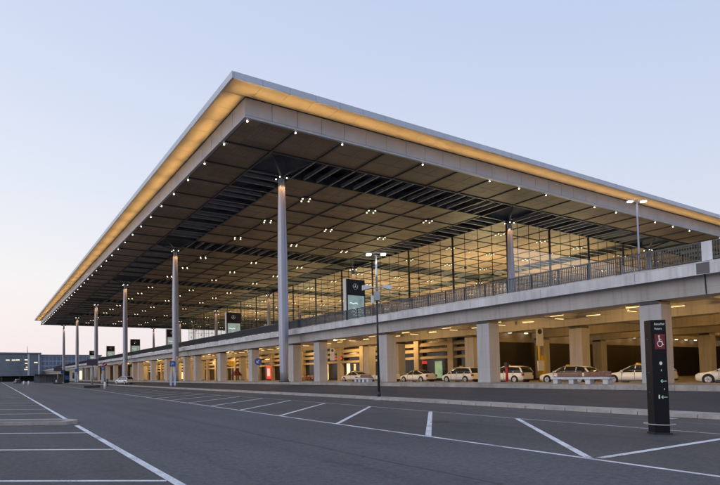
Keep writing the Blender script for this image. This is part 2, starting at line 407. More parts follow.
strip('road', [(lerpl(LEFTL,y),y) for y in YS], [(lerpl(RLINE,y),y) for y in YS], 0, M['road'], 'grey asphalt drive lane between the two rows of bays')
strip('parking_lane', [(lerpl(RLINE,y),y) for y in YS], [(lerpl(KERB,y),y) for y in YS], 0, M['bay'], 'asphalt of the diagonal parking bays by the kerb strip')
KW = 1.3
kb = MB()
y0 = -40.
while y0 < 300:
    y1 = y0+(1.0 if y0 < 120 else 5.0); g_ = .012 if y0 < 120 else 0
    a0, a1 = lerpl(KERB,y0), lerpl(KERB,y1)
    for xa, xb, zz_ in ((.0,.22,.13),(.235,.75,.135),(.765,KW,.14)):
        kb.hexa([(a0+xa,y0+g_,-.05),(a0+xb,y0+g_,-.05),(a1+xb,y1-g_,-.05),(a1+xa,y1-g_,-.05),(a0+xa+(.03 if xa == 0 else 0),y0+g_,zz_),(a0+xb,y0+g_,zz_),(a1+xb,y1-g_,zz_),(a1+xa+(.03 if xa == 0 else 0),y1-g_,zz_)])
    y0 = y1
struct(kb.build('kerb_strip', M['kerb']), 'low pale stone kerb strip between bays and ramp road')
strip('ramp_road', [(lerpl(KERB,y)+KW,y) for y in YS], [(31.0,y) for y in YS], (.06,.60), M['ramp'], 'dark asphalt road rising towards the terminal forecourt')
kb = MB()
for y in range(-40, 460, 1):
    if y > 200 and y % 4: continue
    L_ = 1 if y < 200 else 4
    kb.box(31.0, 31.3, y+.006, y+L_-.006, .3, .88)
struct(kb.build('kerb', M['kerb']), 'stone kerb along the terminal forecourt pavement')
pv = MB().box(31.3, 38.2, -60, 460, .3, .865)
struct(pv.build('pavement', M['paving']), 'paved forecourt strip beneath the canopy columns')
pv = MB().box(38.2, 52.9, -60, 460, .2, .65).box(52.9, 110, -60, 42.9, .2, .652)
struct(pv.build('taxi_lane', M['paving']), 'pale paved taxi lane beneath the elevated roadway')

# painted markings
def line(b, p0, p1, wd, z=.004):
    p0 = Vector(p0); p1 = Vector(p1); d = (p1-p0).normalized(); n = Vector((-d.y, d.x))*wd/2
    b.poly([(p0.x-n.x,p0.y-n.y,z),(p0.x+n.x,p0.y+n.y,z),(p1.x+n.x,p1.y+n.y,z),(p1.x-n.x,p1.y-n.y,z)])
b = MB()
def along(b, pl, y0, y1, wd, step=3., gap=0.):
    y = y0
    while y < y1:
        e = min(y+step-gap, y1)
        line(b, (lerpl(pl,y),y), (lerpl(pl,e),e), wd); y += step
along(b, LEFTL, -10, 20.5, .16); along(b, LEFTL, 21.9, 330, .16)
struct(b.build('long_marking_left', M['paint']), 'long white line beside the left parking bays', 'road marking').name = 'long_bay_line'
b = MB()
for u in [8.6,13.05,17.5] + [28.0+4.5*k for k in range(22)]:
    x = lerpl(LEFTL, u)-.09
    line(b, (x, u), (x-5.6, u+5.6*.66), .12)
struct(b.build('bay_lines', M['paint']), 'white slanted bay lines left of the long line', 'road marking')
b = MB(); along(b, RLINE, -20, 250, .13)
struct(b.build('lane_line', M['paint']), 'thin white line in front of the diagonal bays', 'road marking')
b = MB()
for k in range(-1, 46):
    u = 6.15+4.5*k
    x0 = lerpl(RLINE, u)+.07
    dv = lerpl(DASHL, u+6.5)-x0 - .05
    if k == -1: continue
    line(b, (x0, u), (x0+dv, u+dv), .16)
line(b, (lerpl(RLINE, 6.05)+.2, 6.02), (19.5, 6.02), .15, .0065)
struct(b.build('diagonal_bay_lines', M['paint']), 'white diagonal bay lines beside the kerb strip', 'road marking')
b = MB(); along(b, DASHL, -20, 240, .07, step=1.5, gap=.02)
struct(b.build('rear_bay_line', M['paint']), 'faint thin line behind the diagonal bays', 'road marking')
b = MB()
for y in range(-10, 120, 3):
    x = lerpl(KERB, y)-1.9; x2 = lerpl(KERB, y+2.9)-1.9
    line(b, (x, y), (x2, y+2.9), .035)
struct(b.build('seam_line', M['kerb']), 'narrow pale seam in the asphalt beside the kerb strip', 'road marking')
# manhole in the bay
b = MB(); b.cyl((13.6,13.4,-.02),(13.6,13.4,.005), .32, n=24)
struct(b.build('manhole_cover', M['dark']), 'round dark manhole cover in the diagonal bays', 'manhole cover')

for x, y in ((20.6, 9.5), (21.9, 27), (22.6, 44)):
    t = empty('drain_grate', 'cast iron drain grate beside the kerb strip, one of a line', 'drain', (x, y, .003), R(2), 'drain grates along the kerb strip')
    MB().box(-.25,.25,-.25,.25,-.02,.003).build('frame', M['dark'], t)
    gb = MB()
    for k in range(7): gb.box(-.21+.062*k,-.175+.062*k,-.2,.2,.0035,.010)
    gb.build('bars', M['galv'], t)
# asphalt repairs and tar-sealed seams
M['patch'] = asphalt('patch_asphalt', (.080, .077, .080), .08); M['tar'] = mat('tar_seal', (.045,.043,.045), .6, var=.3, scale=6.)
b = MB()
for x0, x1, y0, y1 in ((14.2,15.6,17.2,18.3),(-3.2,-1.2,14.6,15.3)): b.poly([(x0,y0,.0016),(x1,y0,.0016),(x1,y1,.0016),(x0,y1,.0016)])
struct(b.build('asphalt_patches', M['patch']), 'darker repaired patches in the parking asphalt', 'ground')
b = MB()
for pl, y0, y1 in ([(6.55,-20),(7.2,60),(8.4,200)], -10, 140), ([(13.6,-20),(14.6,60),(16,200)], -10, 120):
    y = y0
    while y < y1:
        o1 = .03*math.sin(y*1.3)+.02*math.sin(y*3.1); o2 = .03*math.sin((y+1)*1.3)+.02*math.sin((y+1)*3.1)
        line(b, (lerpl(pl,y)+o1,y), (lerpl(pl,y+1)+o2,y+1), .035, .0024); y += 1
for y0, sl in ((36,.04),(57,.02)):
    for k in range(22):
        xx = -4+k*1.0
        if xx < 19: line(b, (xx, y0+sl*k+.03*math.sin(k*1.9)), (xx+1, y0+sl*(k+1)+.03*math.sin((k+1)*1.9)), .03, .0028)
struct(b.build('tar_seams', M['tar']), 'thin tar seams across the asphalt', 'ground')

# parking island (left)
b = MB()
pts = []
w2 = .95
pts = [(2.55,20.95),(2.95,21.3),(3.05,21.75),(2.9,22.25),(2.5,22.7),(-5.5,22.7+8*.62),(-5.5,20.95+8.05*.62)]
bt = [(x,y,-.02) for x,y in pts]; tp = [(x,y,.12) for x,y in pts]
b.loft([bt, tp], True, False)
o = b.build('parking_island', M['kerb']); tag(o, 'raised pale concrete island between the left parking bays', 'traffic island')
inn = [(2.35,21.3),(2.6,21.75),(2.3,22.35),(-5.2,22.35+7.5*.62),(-5.2,21.3+7.55*.62)]
MB().poly([(x,y,.124) for x,y in inn]).build('island_paving', mat('island_grit',(.16,.15,.14),.9,var=.3,scale=10.,bump=.3), o)

# ------------------------------------------------------------------ terminal
U1, V1 = 57.912, 32.323
U0, V0 = U1-9.375, V1-9.375
NU, NV = 38, 31
C_ = 6.25
SZ = 28.26
UE, VE = U0+NU*C_, V0+NV*C_
T = empty('airport_terminal', 'huge airport terminal under a flat cantilevered roof with glass hall', 'terminal building', (V0, U0, 0))
def tb(b, name, m, parent=None, bevel=0):
    """build in world coordinates, parent to the terminal"""
    o = b.build(name, m, None, bevel)
    if parent is None:
        o.parent = T; o.location = (-V0, -U0, 0)
    else:
        o.parent = parent
    return o
# roof
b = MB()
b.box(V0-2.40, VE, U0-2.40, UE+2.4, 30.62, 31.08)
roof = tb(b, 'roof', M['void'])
# rim panels
def run_panels(b, a0, a1, step, fn, gap=.03):
    a = a0
    while a < a1-.01:
        fn(a+gap/2, min(a+step, a1)-gap/2); a += step
b = MB()
r_ = 2.614
run_panels(b, V0-r_+.22, VE, C_/2, lambda p, q: b.box(p, q, U0-r_, U0-r_+.20, 30.50, 31.18))
run_panels(b, U0-r_, UE+r_, C_/2, lambda p, q: b.box(V0-r_, V0-r_+.20, p, q, 30.50, 31.18))
run_panels(b, V0-r_+.22, VE, C_/2, lambda p, q: b.box(p, q, UE+r_-.2, UE+r_, 30.50, 31.18))
tb(b, 'rim', M['rim'], roof)
b = MB()
run_panels(b, V0-r_+.22, VE, C_/2, lambda p, q: b.box(p, q, U0-r_+.22, U0-.02, 30.52, 30.60))
run_panels(b, U0, UE, C_/2, lambda p, q: b.box(V0-r_+.22, V0-.02, p, q, 30.52, 30.60))
run_panels(b, V0-r_+.22, VE, C_/2, lambda p, q: b.box(p, q, UE+.02, UE+r_-.22, 30.52, 30.60))
tb(b, 'overhang_soffit', M['overhang'], roof)
# fascia
b = MB()
run_panels(b, V0, VE, C_/2, lambda p, q: b.box(p, q, U0, U0+.14, 28.62, 30.42), .045)
run_panels(b, U0+.16, UE-.16, C_/2, lambda p, q: b.box(V0, V0+.14, p, q, 28.62, 30.42), .045)
run_panels(b, V0, VE, C_/2, lambda p, q: b.box(p, q, UE-.14, UE, 28.62, 30.42), .045)
b.box(V0-.16, VE, U0-.16, U0+.20, 28.26, 28.50); b.box(V0-.16, V0+.20, U0+.205, UE+.1, 28.26, 28.50); b.box(V0+.205, VE, UE-.2, UE+.1, 28.26, 28.52)
tb(b, 'fascia', M['fascia'], roof)
b = MB()
b.box(V0+.15, VE, U0+.15, U0+.3, 28.28, 30.61); b.box(V0+.15, V0+.3, U0+.31, UE-.31, 28.28, 30.61); b.box(V0+.15, VE, UE-.3, UE-.15, 28.28, 30.61)
tb(b, 'fascia_backing', M['dark'], roof)
# light trough carrying the lamps which wash the overhang
b = MB()
b.box(V0-.30, VE, U0-.30, U0-.003, 29.86, 29.90); b.box(V0-.30, VE, U0-.30, U0-.27, 29.903, 29.95)
b.box(V0-.30, V0-.003, U0+.003, UE+.3, 29.86, 29.90); b.box(V0-.30, V0-.27, U0+.003, UE+.3, 29.903, 29.95)
#tb(b, 'light_trough', M['fascia'], roof)
# soffit panels and frames
opn = lambda i: i % 7 == 1
bp, bf, br, bv = MB(), MB(), MB(), MB()
for i in range(NU):
    for j in range(NV):
        y0 = U0+i*C_; x0 = V0+j*C_
        oi, oj = opn(i), opn(j)
        if (not oi and not oj) or i in (0, NU-1) or j in (0, NV-1):
            for h in (0, 1):
                bp.box(x0+.16, x0+C_-.16, y0+.16+h*C_/2-(.13 if h else 0), y0+C_/2*(h+1)-(.16 if h else .03), 28.40, 28.47)
            br.box(x0+.2, x0+C_-.2, y0+C_/2-.028, y0+C_/2+.028, 28.375, 28.398)
            br.box(x0+C_/2-.02, x0+C_/2+.02, y0+.2, y0+C_/2-.04, 28.378, 28.398); br.box(x0+C_/2-.02, x0+C_/2+.02, y0+C_/2+.04, y0+C_-.2, 28.378, 28.398)
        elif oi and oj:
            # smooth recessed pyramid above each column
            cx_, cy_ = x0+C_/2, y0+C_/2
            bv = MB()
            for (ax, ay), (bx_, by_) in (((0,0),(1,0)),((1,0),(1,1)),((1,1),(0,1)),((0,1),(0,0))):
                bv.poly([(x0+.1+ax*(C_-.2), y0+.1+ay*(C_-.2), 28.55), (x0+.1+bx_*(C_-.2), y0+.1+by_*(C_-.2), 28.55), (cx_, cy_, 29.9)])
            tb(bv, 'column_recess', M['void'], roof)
        else:
            if oi: br.box(x0-.11, x0+.11, y0+.14, y0+C_-.14, 28.235, 28.258)
            else: br.box(x0+.14, x0+C_-.14, y0-.11, y0+.11, 28.235, 28.258)
            for k in range(2):
                if oi: br.box(x0+C_/3*(k+1)-.11, x0+C_/3*(k+1)+.11, y0+.12, y0+C_-.12, 28.34, 28.80)
                else: br.box(x0+.12, x0+C_-.12, y0+C_/3*(k+1)-.11, y0+C_/3*(k+1)+.11, 28.34, 28.80)
for i in range(1, NU):
    y = U0+i*C_; deep = opn(i) or opn(i-1)
    bf.box(V0+.31, VE, y-.12, y+.12, 28.26, 29.7 if deep else 28.62)
for j in range(1, NV):
    x = V0+j*C_; deep = opn(j) or opn(j-1)
    bf.box(x-.12, x+.12, U0+.31, UE-.31, 28.267, 29.69 if deep else 28.61)
tb(bp, 'soffit_panels', M['soffit'], roof); tb(bf, 'soffit_frame', M['frame'], roof)
tb(br, 'soffit_slats', M['rung'], roof)

# columns
def column_mesh(z0, z1):
    b = MB()
    def ring(z, r):
        pts = []
        n = 48
        for i in range(n):
            a = 2*math.pi*i/n
            f = 1 - .17*abs(math.cos(2*a))**6     # four grooves
            pts.append((r*f*math.cos(a+R(20)), r*f*math.sin(a+R(20)), z))
        return pts
    prof = [(0,.50),(.05,.54),(.15,.60),(.35,.64),(.6,.62),(.8,.54),(.93,.45),(1,.38)]
    b.loft([ring(z0+(z1-z0)*t, r) for t, r in prof], True, True)
    return b
first = None
cz0, cz1 = .84, 26.6
for j in range(4):
    for i in range(6):
        x, y = V1+43.75*j, U1+43.75*i
        if first is None:
            cb = column_mesh(cz0, cz1).build('column', M['steel'], T)
            cb.location = (x-V0, y-U0, 0)
            h = MB()
            h.cyl((0,0,26.6),(0,0,26.72), .52, .52, 20); h.cyl((0,0,26.72),(0,0,27.15), .3, .18, 16)
            for sx_ in (-1,1):
                for sy_ in (-1,1):
                    h.cyl((0,0,26.95),(sx_*3.0,sy_*3.0,28.42), .17, .09, 8)
            h.build('column_head', M['frame'], cb)
            for a in range(4):
                MB().cyl((.72*math.cos(a*math.pi/2+.8),.72*math.sin(a*math.pi/2+.8),26.62),(.72*math.cos(a*math.pi/2+.8),.72*math.sin(a*math.pi/2+.8),26.70),.06,n=8).build('spot_lamp', M['bulbw'], cb)
            p_ = MB(); p_.cyl((0,0,.84),(0,0,.98), .74, .70, 24); p_.build('base_ring', M['dark'], cb)
            first = cb
        else:
            c = first.copy(); col.objects.link(c); c.parent = T; c.location = (x-V0, y-U0, 0)
            for g_ in first.children:
                d = g_.copy(); col.objects.link(d); d.parent = c
        if j < 2:
            for dx, dy in ((-.75,-.45),(.45,-.75)) if j else ((-.8,-.3),(.3,-.8),(.8,-.3)):
                lamp('SPOT', (x+dx*1.5, y+dy*1.5, 27.3), 1100, (1,.50,.20), .05, dirn=(-dx*.20, -dy*.20, -1), spot=42, name='column_spot')

# glass hall
GU0, GV0 = U1+3.125, V1+43.75+3.125
GU1, GV1 = U1+43.75*4-3.125, 182.
b = MB()
b.poly([(GV0,GU0,8),(GV0,GU1,8),(GV0,GU1,28.25),(GV0,GU0,28.25)])
b.poly([(GV0,GU0,8),(GV1,GU0,8),(GV1,GU0,28.25),(GV0,GU0,28.25)])
b.poly([(GV0,GU1,8),(GV1,GU1,8),(GV1,GU1,28.25),(GV0,GU1,28.25)])
gw = tb(b, 'glass_wall', M['glass'])
b = MB()
k = 0; y = GU0
while y <= GU1+.01:
    t = .11 if k % 4 == 0 else .045
    b.box(GV0+.02, GV0+.02+t*(3 if k % 4 == 0 else 1.6), y-t, y+t, 7.9, 28.25)
    if k % 2 == 1: b.box(GV0-.1, GV0+.25, y-.16, y+.16, 17.9+(k%4)*1.2, 18.3+(k%4)*1.2)
    y += C_/2; k += 1
k = 0; x = GV0
while x <= GV1+.01:
    t = .11 if k % 4 == 0 else .045
    if k: b.box(x-t, x+t, GU0+.02, GU0+.02+t*(3 if k % 4 == 0 else 1.6), 7.9, 28.25)
    x += C_/2; k += 1
x = GV0; k = 0
while x <= GV1+.01:
    b.box(x-.06, x+.06, GU1-.2, GU1-.02, 7.9, 28.25); x += C_/2
tb(b, 'mullions', M['dark'], gw)
b = MB()
for z in (11.2, 14.6, 18., 21.4, 24.8):
    b.box(GV0-.03, GV0-.006, GU1-18, GU1, z-.03, z+.03)
    b.box(GV0, GV0+30, GU1+.006, GU1+.03, z-.05, z+.05)
b.box(GV0-.05, GV0-.006, GU0, GU1, 12.9, 13.0)
tb(b, 'glazing_bars', M['dark'], gw)
b = MB(); b.box(GV0-1.2, GV1, GU0-1.2, GU1+1, 7.2, 7.96)
tb(b, 'hall_floor', M['floor'])
b = MB(); b.box(GV1, GV1+.6, GU0, GU1, 8, 28.2); b.box(120, GV1, GU1-30, GU1-29.5, 8, 17)
tb(b, 'back_wall', M['inwall'])
b = MB()
for y in (92, 112, 132, 152): b.box(120, 176, y, y+9, 8, 12.5)
for k in range(5): b.box(150+5*k, 152+5*k, 70, 205, 14.6, 15.6)
b.box(148, GV1, 62.5, 205, 13.6, 14.5)
tb(b, 'hall_gallery', M['inwall'])
# check-in islands
for k, y in enumerate((74., 98., 122., 146., 170., 194.)):
    t = empty('check_in_island', 'walnut panelled check-in island inside the glass hall, one of a row', 'check-in island', (98, y, 7.97), 0, 'check-in islands inside the hall')
    MB().box(0, 38, 0, 8, 0, 3.6).build('cabinet', M['walnut'], t, .05)
    MB().box(-.4, 38.4, -.4, 8.4, 3.604, 3.9).build('canopy', M['inwall'], t)
    for q in range(9): MB().box(1.5+q*4, 4.2+q*4, -1.6, -.6, 0, 1.1).build('desk', M['white'], t)

# lower storey: concrete facade with horizontal bands
FV = 52.5
for k in range(32):
    y = 42.9+6.25*k
    tb(MB().box(FV-.45, FV+.35, y-.45, y+.45, .6, 6.95), 'facade_column', M['cwarm'])
b = MB(); 
for k in range(31):
    y = 42.9+6.25*k
    for z0, z1 in ((6.45,6.95),(5.35,5.85),(4.55,5.0),(3.62,3.98)):
        b.hexa([(FV-.3,y+.452,z0),(FV+.1,y+.452,z0-.04),(FV+.1,y+5.798,z0-.04),(FV-.3,y+5.798,z0),(FV-.12,y+.452,z1),(FV+.1,y+.452,z1),(FV+.1,y+5.798,z1),(FV-.12,y+5.798,z1)])
tb(b, 'facade_bands', M['cwarm'])
b = MB(); b.box(FV+.36, FV+.5, 42.9, 237, .6, 6.95)
tb(b, 'shop_windows', M['roomglass'])
def panel(name, m, y0, y1, z0, z1, x=FV+.3):
    return tb(MB().box(x, x+.05, y0, y1, z0, z1), name, m)
panel('door', M['greenlit'], 51.3, 52.6, 1.0, 3.3)
panel('door_frame', M['shoplit'], 68.7, 69.3, .7, 3.4); panel('door_frame', M['shoplit'], 70.4, 70.9, .7, 3.4); panel('lit_door', M['winlit'], 72.0, 72.9, .8, 3.5)
panel('lit_shop', M['shoplit'], 78.5, 80.6, .8, 3.5); panel('lit_shop', M['shoplit'], 55.2, 56.4, .8, 3.5)
panel('lit_window', M['shoplit'], 64.0, 64.8, 1.2, 3.2); panel('lit_shop', M['shoplit'], 110, 111, .9, 3.4); panel('lit_shop', M['shoplit'], 144, 148, .9, 3.4)
panel('lit_shop', M['shoplit'], 126, 128.5, 1.9, 3.2); panel('lit_shop', M['shoplit'], 157, 160.5, 1., 3.2); panel('lit_shop', M['shoplit'], 176, 179, 1., 3.2)
# end wall of dark louvres behind the open hall on the right
b = MB(); b.box(FV+.5, 125, 43.3, 43.6, .6, 5.35)
for k in range(60): b.box(FV+.5, 125, 43.22, 43.295, .75+k*.078, .79+k*.078)
tb(b, 'louvre_wall', M['darkwall'])
b = MB(); b.box(FV+.5, 125, 43.25, 43.6, 5.36, 7.0); tb(b, 'wall_band', M['cwarm'])
b = MB(); b.box(109, 109.4, -40, 43.2, .6, 5.6)
tb(b, 'rear_wall', M['darkwall'])
b = MB(); b.box(109, 109.4, -40, 43.2, 5.604, 7.0); b.box(96, 109, -40, 40, .65, 1.15)
tb(b, 'rear_plinth', M['cwarm'])
# far low wing
b = MB(); b.box(35.2, 60, 237, 420, 0, 6.9)
wing = tb(b, 'low_wing', M['beige'])
b = MB()
for y in (262, 285, 292, 318, 352): tb(MB().box(35.12, 35.19, y, y+6, 1.6, 4.4), 'window', M['roomglass'], wing)
b = MB(); b.box(35.12, 35.19, 206+34, 246, 1.2, 4.8); tb(b, 'lit_window', M['winlit'], wing)

# ------------------------------------------------------------------ elevated roadway
E_ = empty('elevated_roadway', 'long concrete elevated roadway on square pillars before the glass hall', 'elevated road', (35.5, 0, 0))
def eb(b, name, m, parent=None, bevel=0):
    o = b.build(name, m, None, bevel)
    if parent is None: o.parent = E_; o.location = (-35.5, 0, 0)
    else: o.parent = parent
    return o
Y0, Y1 = -40, 420
b = MB(); b.box(33.95, GV0-1.25, Y0, Y1, 7.0, 7.2); b.box(GV0-1.25, 109, Y0, 59.8, 7.01, 7.2)
eb(b, 'deck_slab', M['concrete'])
b = MB(); b.box(34.6, GV0-1.3, Y0, Y1, 7.204, 7.34); eb(b, 'deck_surface', M['road'])
joints = [13.9+43.75*k for k in range(-1, 10)]
b = MB()
y = Y0
js = sorted([Y0]+[Y0+6.25*k+.9 for k in range(1, 73)]+[Y1])
for p, q in zip(js, js[1:]):
    b.hexa([(33.82,p+.01,6.86),(34.35,p+.01,6.99),(34.35,q-.01,6.99),(33.82,q-.01,6.86),(33.82,p+.01,7.47),(34.2,p+.01,7.52),(34.2,q-.01,7.52),(33.82,q-.01,7.47)])
eb(b, 'coping', M['coping'])
b = MB(); b.box(34.22, 34.62, Y0, Y1, 7.205, 7.64); eb(b, 'kerb_upstand', M['concrete'])
seg = [Y0]+[j for j in joints if Y0 < j < Y1]+[Y1]
for p, q in zip(seg, seg[1:]):
    eb(MB().hexa([(34.72,p+.04,5.86),(36.2,p+.04,5.86),(36.2,q-.04,5.86),(34.72,q-.04,5.86),(34.62,p+.04,6.98),(36.3,p+.04,6.98),(36.3,q-.04,6.98),(34.62,q-.04,6.98)]), 'edge_girder', M['concrete'])
for x in (48., 60.5, 73.):
    for p, q in zip(seg[:6], seg[1:7]):
        if x > 50 and p > 40: continue
        q = min(q, 42.8) if x > 50 else q
        eb(MB().box(x-.7, x+.7, p+.04, q-.04, 5.9, 6.98), 'girder', M['concrete'])
PU = []
for grp in range(-1, 5):
    for a in (16.9, 29.4, 41.9, 54.4):
        if -40 < a+43.75*grp < 235: PU.append(a+43.75*grp)
pb = None
for x in (35.5, 48., 60.5, 73.):
    for y in PU:
        if x > 50 and y > 43: continue
        if y < 0 and x < 40: continue
        z0 = .85 if x < 38 else .64
        m_ = MB().box(-.62, .62, -.62, .62, 0, 5.66-z0)
        if pb is None:
            pb = m_.build('pillar', M['concrete'], E_, .05)
            cp = MB().box(-.68, .68, -.52, .52, 5.664-.85, 5.856-.85).build('bearing', M['dark'], pb)
            c = pb
        else:
            c = pb.copy(); col.objects.link(c); c.parent = E_
            d = cp.copy(); col.objects.link(d); d.parent = c
        c.location = (x-35.5, y, z0 if x < 38 else .85)
# transverse beams under the deck
b = MB()
for y in PU:
    eb(MB().box(36.31, 47.29, y-.35, y+.35, 6.5, 6.99), 'cross_beam', M['concrete'])
    if y < 43:
        for xa, xb in ((48.71, 59.79), (61.21, 72.29), (73.71, 108)): eb(MB().box(xa, xb, y-.35, y+.35, 6.5, 6.99), 'cross_beam', M['concrete'])
# railing
b = MB()
b.box(34.30, 34.36, Y0, Y1, 8.68, 8.75); b.box(34.31, 34.35, Y0, Y1, 7.72, 7.77)
y = Y0
k = 0
while y < 330:
    b.box(34.30, 34.36, y-.011, y+.011, 7.775, 8.675); y += .13 if y < 150 else .26
rl = eb(b, 'railing', M['railing'])
b = MB(); y = Y0
while y < Y1:
    b.box(34.36, 34.42, y-.03, y+.03, 7.645, 8.78); y += 2.08
b.box(34.36, 34.5, 57.2, 57.5, 7.645, 9.3)
eb(b, 'railing_posts', M['railing'], rl)
eb(MB().box(34.24, 34.28, 13.35, 13.85, 7.66, 8.72), 'joint_cover', M['coping'], rl)
eb(MB().box(33.79, 33.815, 13.35, 13.95, 6.9, 7.5), 'joint_plate', M['frame'])

# luminaires under the deck
lt = None
def ceiling_tube(x, y, rz):
    global lt
    lb = 'slim warm strip light under the elevated roadway, one of many alike'
    if lt is None:
        lt = empty('strip_light', lb, 'strip light', (x, y, 6.45), rz, 'strip lights under the elevated roadway')
        MB().box(-.08, .08, -.6, .6, 0, .09).build('housing', M['galv'], lt)
        MB().box(-.06, .06, -.57, .57, -.04, -.002).build('diffuser', M['tube'], lt)
    else: dup(lt, (x, y, 6.45), rz)
for k in range(-2, 28):
    y = 10.65+6.25*k+3.1
    ceiling_tube(45.0, y, 0); ceiling_tube(42.2, y+1.5, 0); ceiling_tube(45.0, y+3.1, R(90)); ceiling_tube(39.5, y+3.1, R(90))
    if y < 42: ceiling_tube(54.5, y, 0); ceiling_tube(66.5, y, 0)
for k in range(-2, 15):
    y = 16.9+12.5*k
    lamp('POINT', (42.0, y+6.2 if k%2 else y+6.2, 6.2), 500, (1,.57,.18), .12, name='deck_lamp')
    if y > 42: lamp('POINT', (49.8, y+2, 5.9), 440, (1,.58,.19), .12, name='deck_lamp')
for y in (-5, 10, 23, 36):
    for x in (54.5, 67, 82, 97): lamp('POINT', (x, y, 6.2), 250, (1,.53,.12), .12, name='deck_lamp')
# wall washers on the dark louvre wall
ww = None
for k in range(22):
    x = 55.5+3.1*k
    if ww is None:
        ww = tag(MB().box(-.2,.2,-.12,.12,-.06,.12).build('wall_washer', M['bulb']), 'small bright warm lamp above the dark louvred wall, one of a row', 'wall lamp', 'wall lamps above the dark wall'); ww.location = (x, 42.7, 6.5)
    else:
        q = ww.copy(); col.objects.link(q); q.location = (x, 42.7, 6.5)
    lamp('SPOT', (x, 42.62, 6.5), 330, (1,.62,.16), .04, dirn=(0,.28,-1), spot=95, name='washer')

# ------------------------------------------------------------------ roof lights
cl = None
idx = [i for i in range(2, 40) if i % 7 in (3, 5, 0)]
nL = 0
for i in idx:
    for j in idx:
        if j > 28 or i > 37: continue
        x, y = V0+j*C_, U0+i*C_
        if cl is None:
            cl = empty('ceiling_light', 'cluster of four small warm spotlights on the roof grid, one of many alike', 'ceiling light', (x, y, SZ), 0, 'four-lamp ceiling lights under the roof')
            MB().box(-.8,.8,-.8,.8,-.09,-.002).build('mounting_plate', M['frame'], cl)
            for a in range(4):
                p = (.78*math.cos(a*math.pi/2+.4), .78*math.sin(a*math.pi/2+.4))
                MB().cyl((*p, -.10), (*p, -.20), .11, n=10).build('lamp', M['bulb'], cl)
        else: dup(cl, (x, y, SZ))
es = None
for k in range(1, 31):
    x = V0+k*C_
    if es is None:
        es = tag(MB().cyl((0,0,0),(0,0,-.09),.08,n=12).build('edge_spotlight', M['bulbw']), 'small round white spotlight under the roof edge, one of a row', 'spotlight', 'spotlights along the roof edge'); es.location = (x, U0+.45, 28.25)
    else:
        if k in (3, 5, 9, 12, 16): continue
        q = es.copy(); col.objects.link(q); q.location = (x, U0+.45, 28.25)
for k in range(0, 38):
    q = es.copy(); col.objects.link(q); q.location = (V0+.45, U0+.5+k*C_, 28.25)

# lamps: overhang wash, canopy downlights, hall downlights, plus an added hall fill
GOLD = (1, .60, .21)
k = 0; x = V0-1.5
while x < VE:
    lamp('AREA', (x+3.1, U0-.2, 28.66), 36, GOLD, 6.2, .08, dirn=(0,-.62,1), spread=84, name='overhang_lamp', longaxis=(1,0,0)); x += C_
y = U0
while y < UE:
    lamp('AREA', (V0-.2, y+3.1, 28.66), 44, GOLD, 5.7, .08, dirn=(-.62,0,1), spread=84, name='overhang_lamp', longaxis=(0,1,0)); y += C_
for i in range(6):
    lamp('SPOT', (V1+21.9, U1+43.75*i+(10 if i==0 else 0), 27.9), 26000, (1,.70,.40), .5, spot=110, name='canopy_light', blend=1)
for i in range(4):
    for x in (100, 130, 160):
        lamp('AREA', (x, 82+40*i, 12.6), 7000, (1,.80,.42), 14, 8, dirn=(0,0,1), name='hall_fill')  # added fill light aimed up to brighten the hall ceiling, no fixture behind it
        lamp('SPOT', (x, 90+38*i, 27.8), 9000, (1,.82,.5), .5, spot=120, name='hall_light', blend=1)

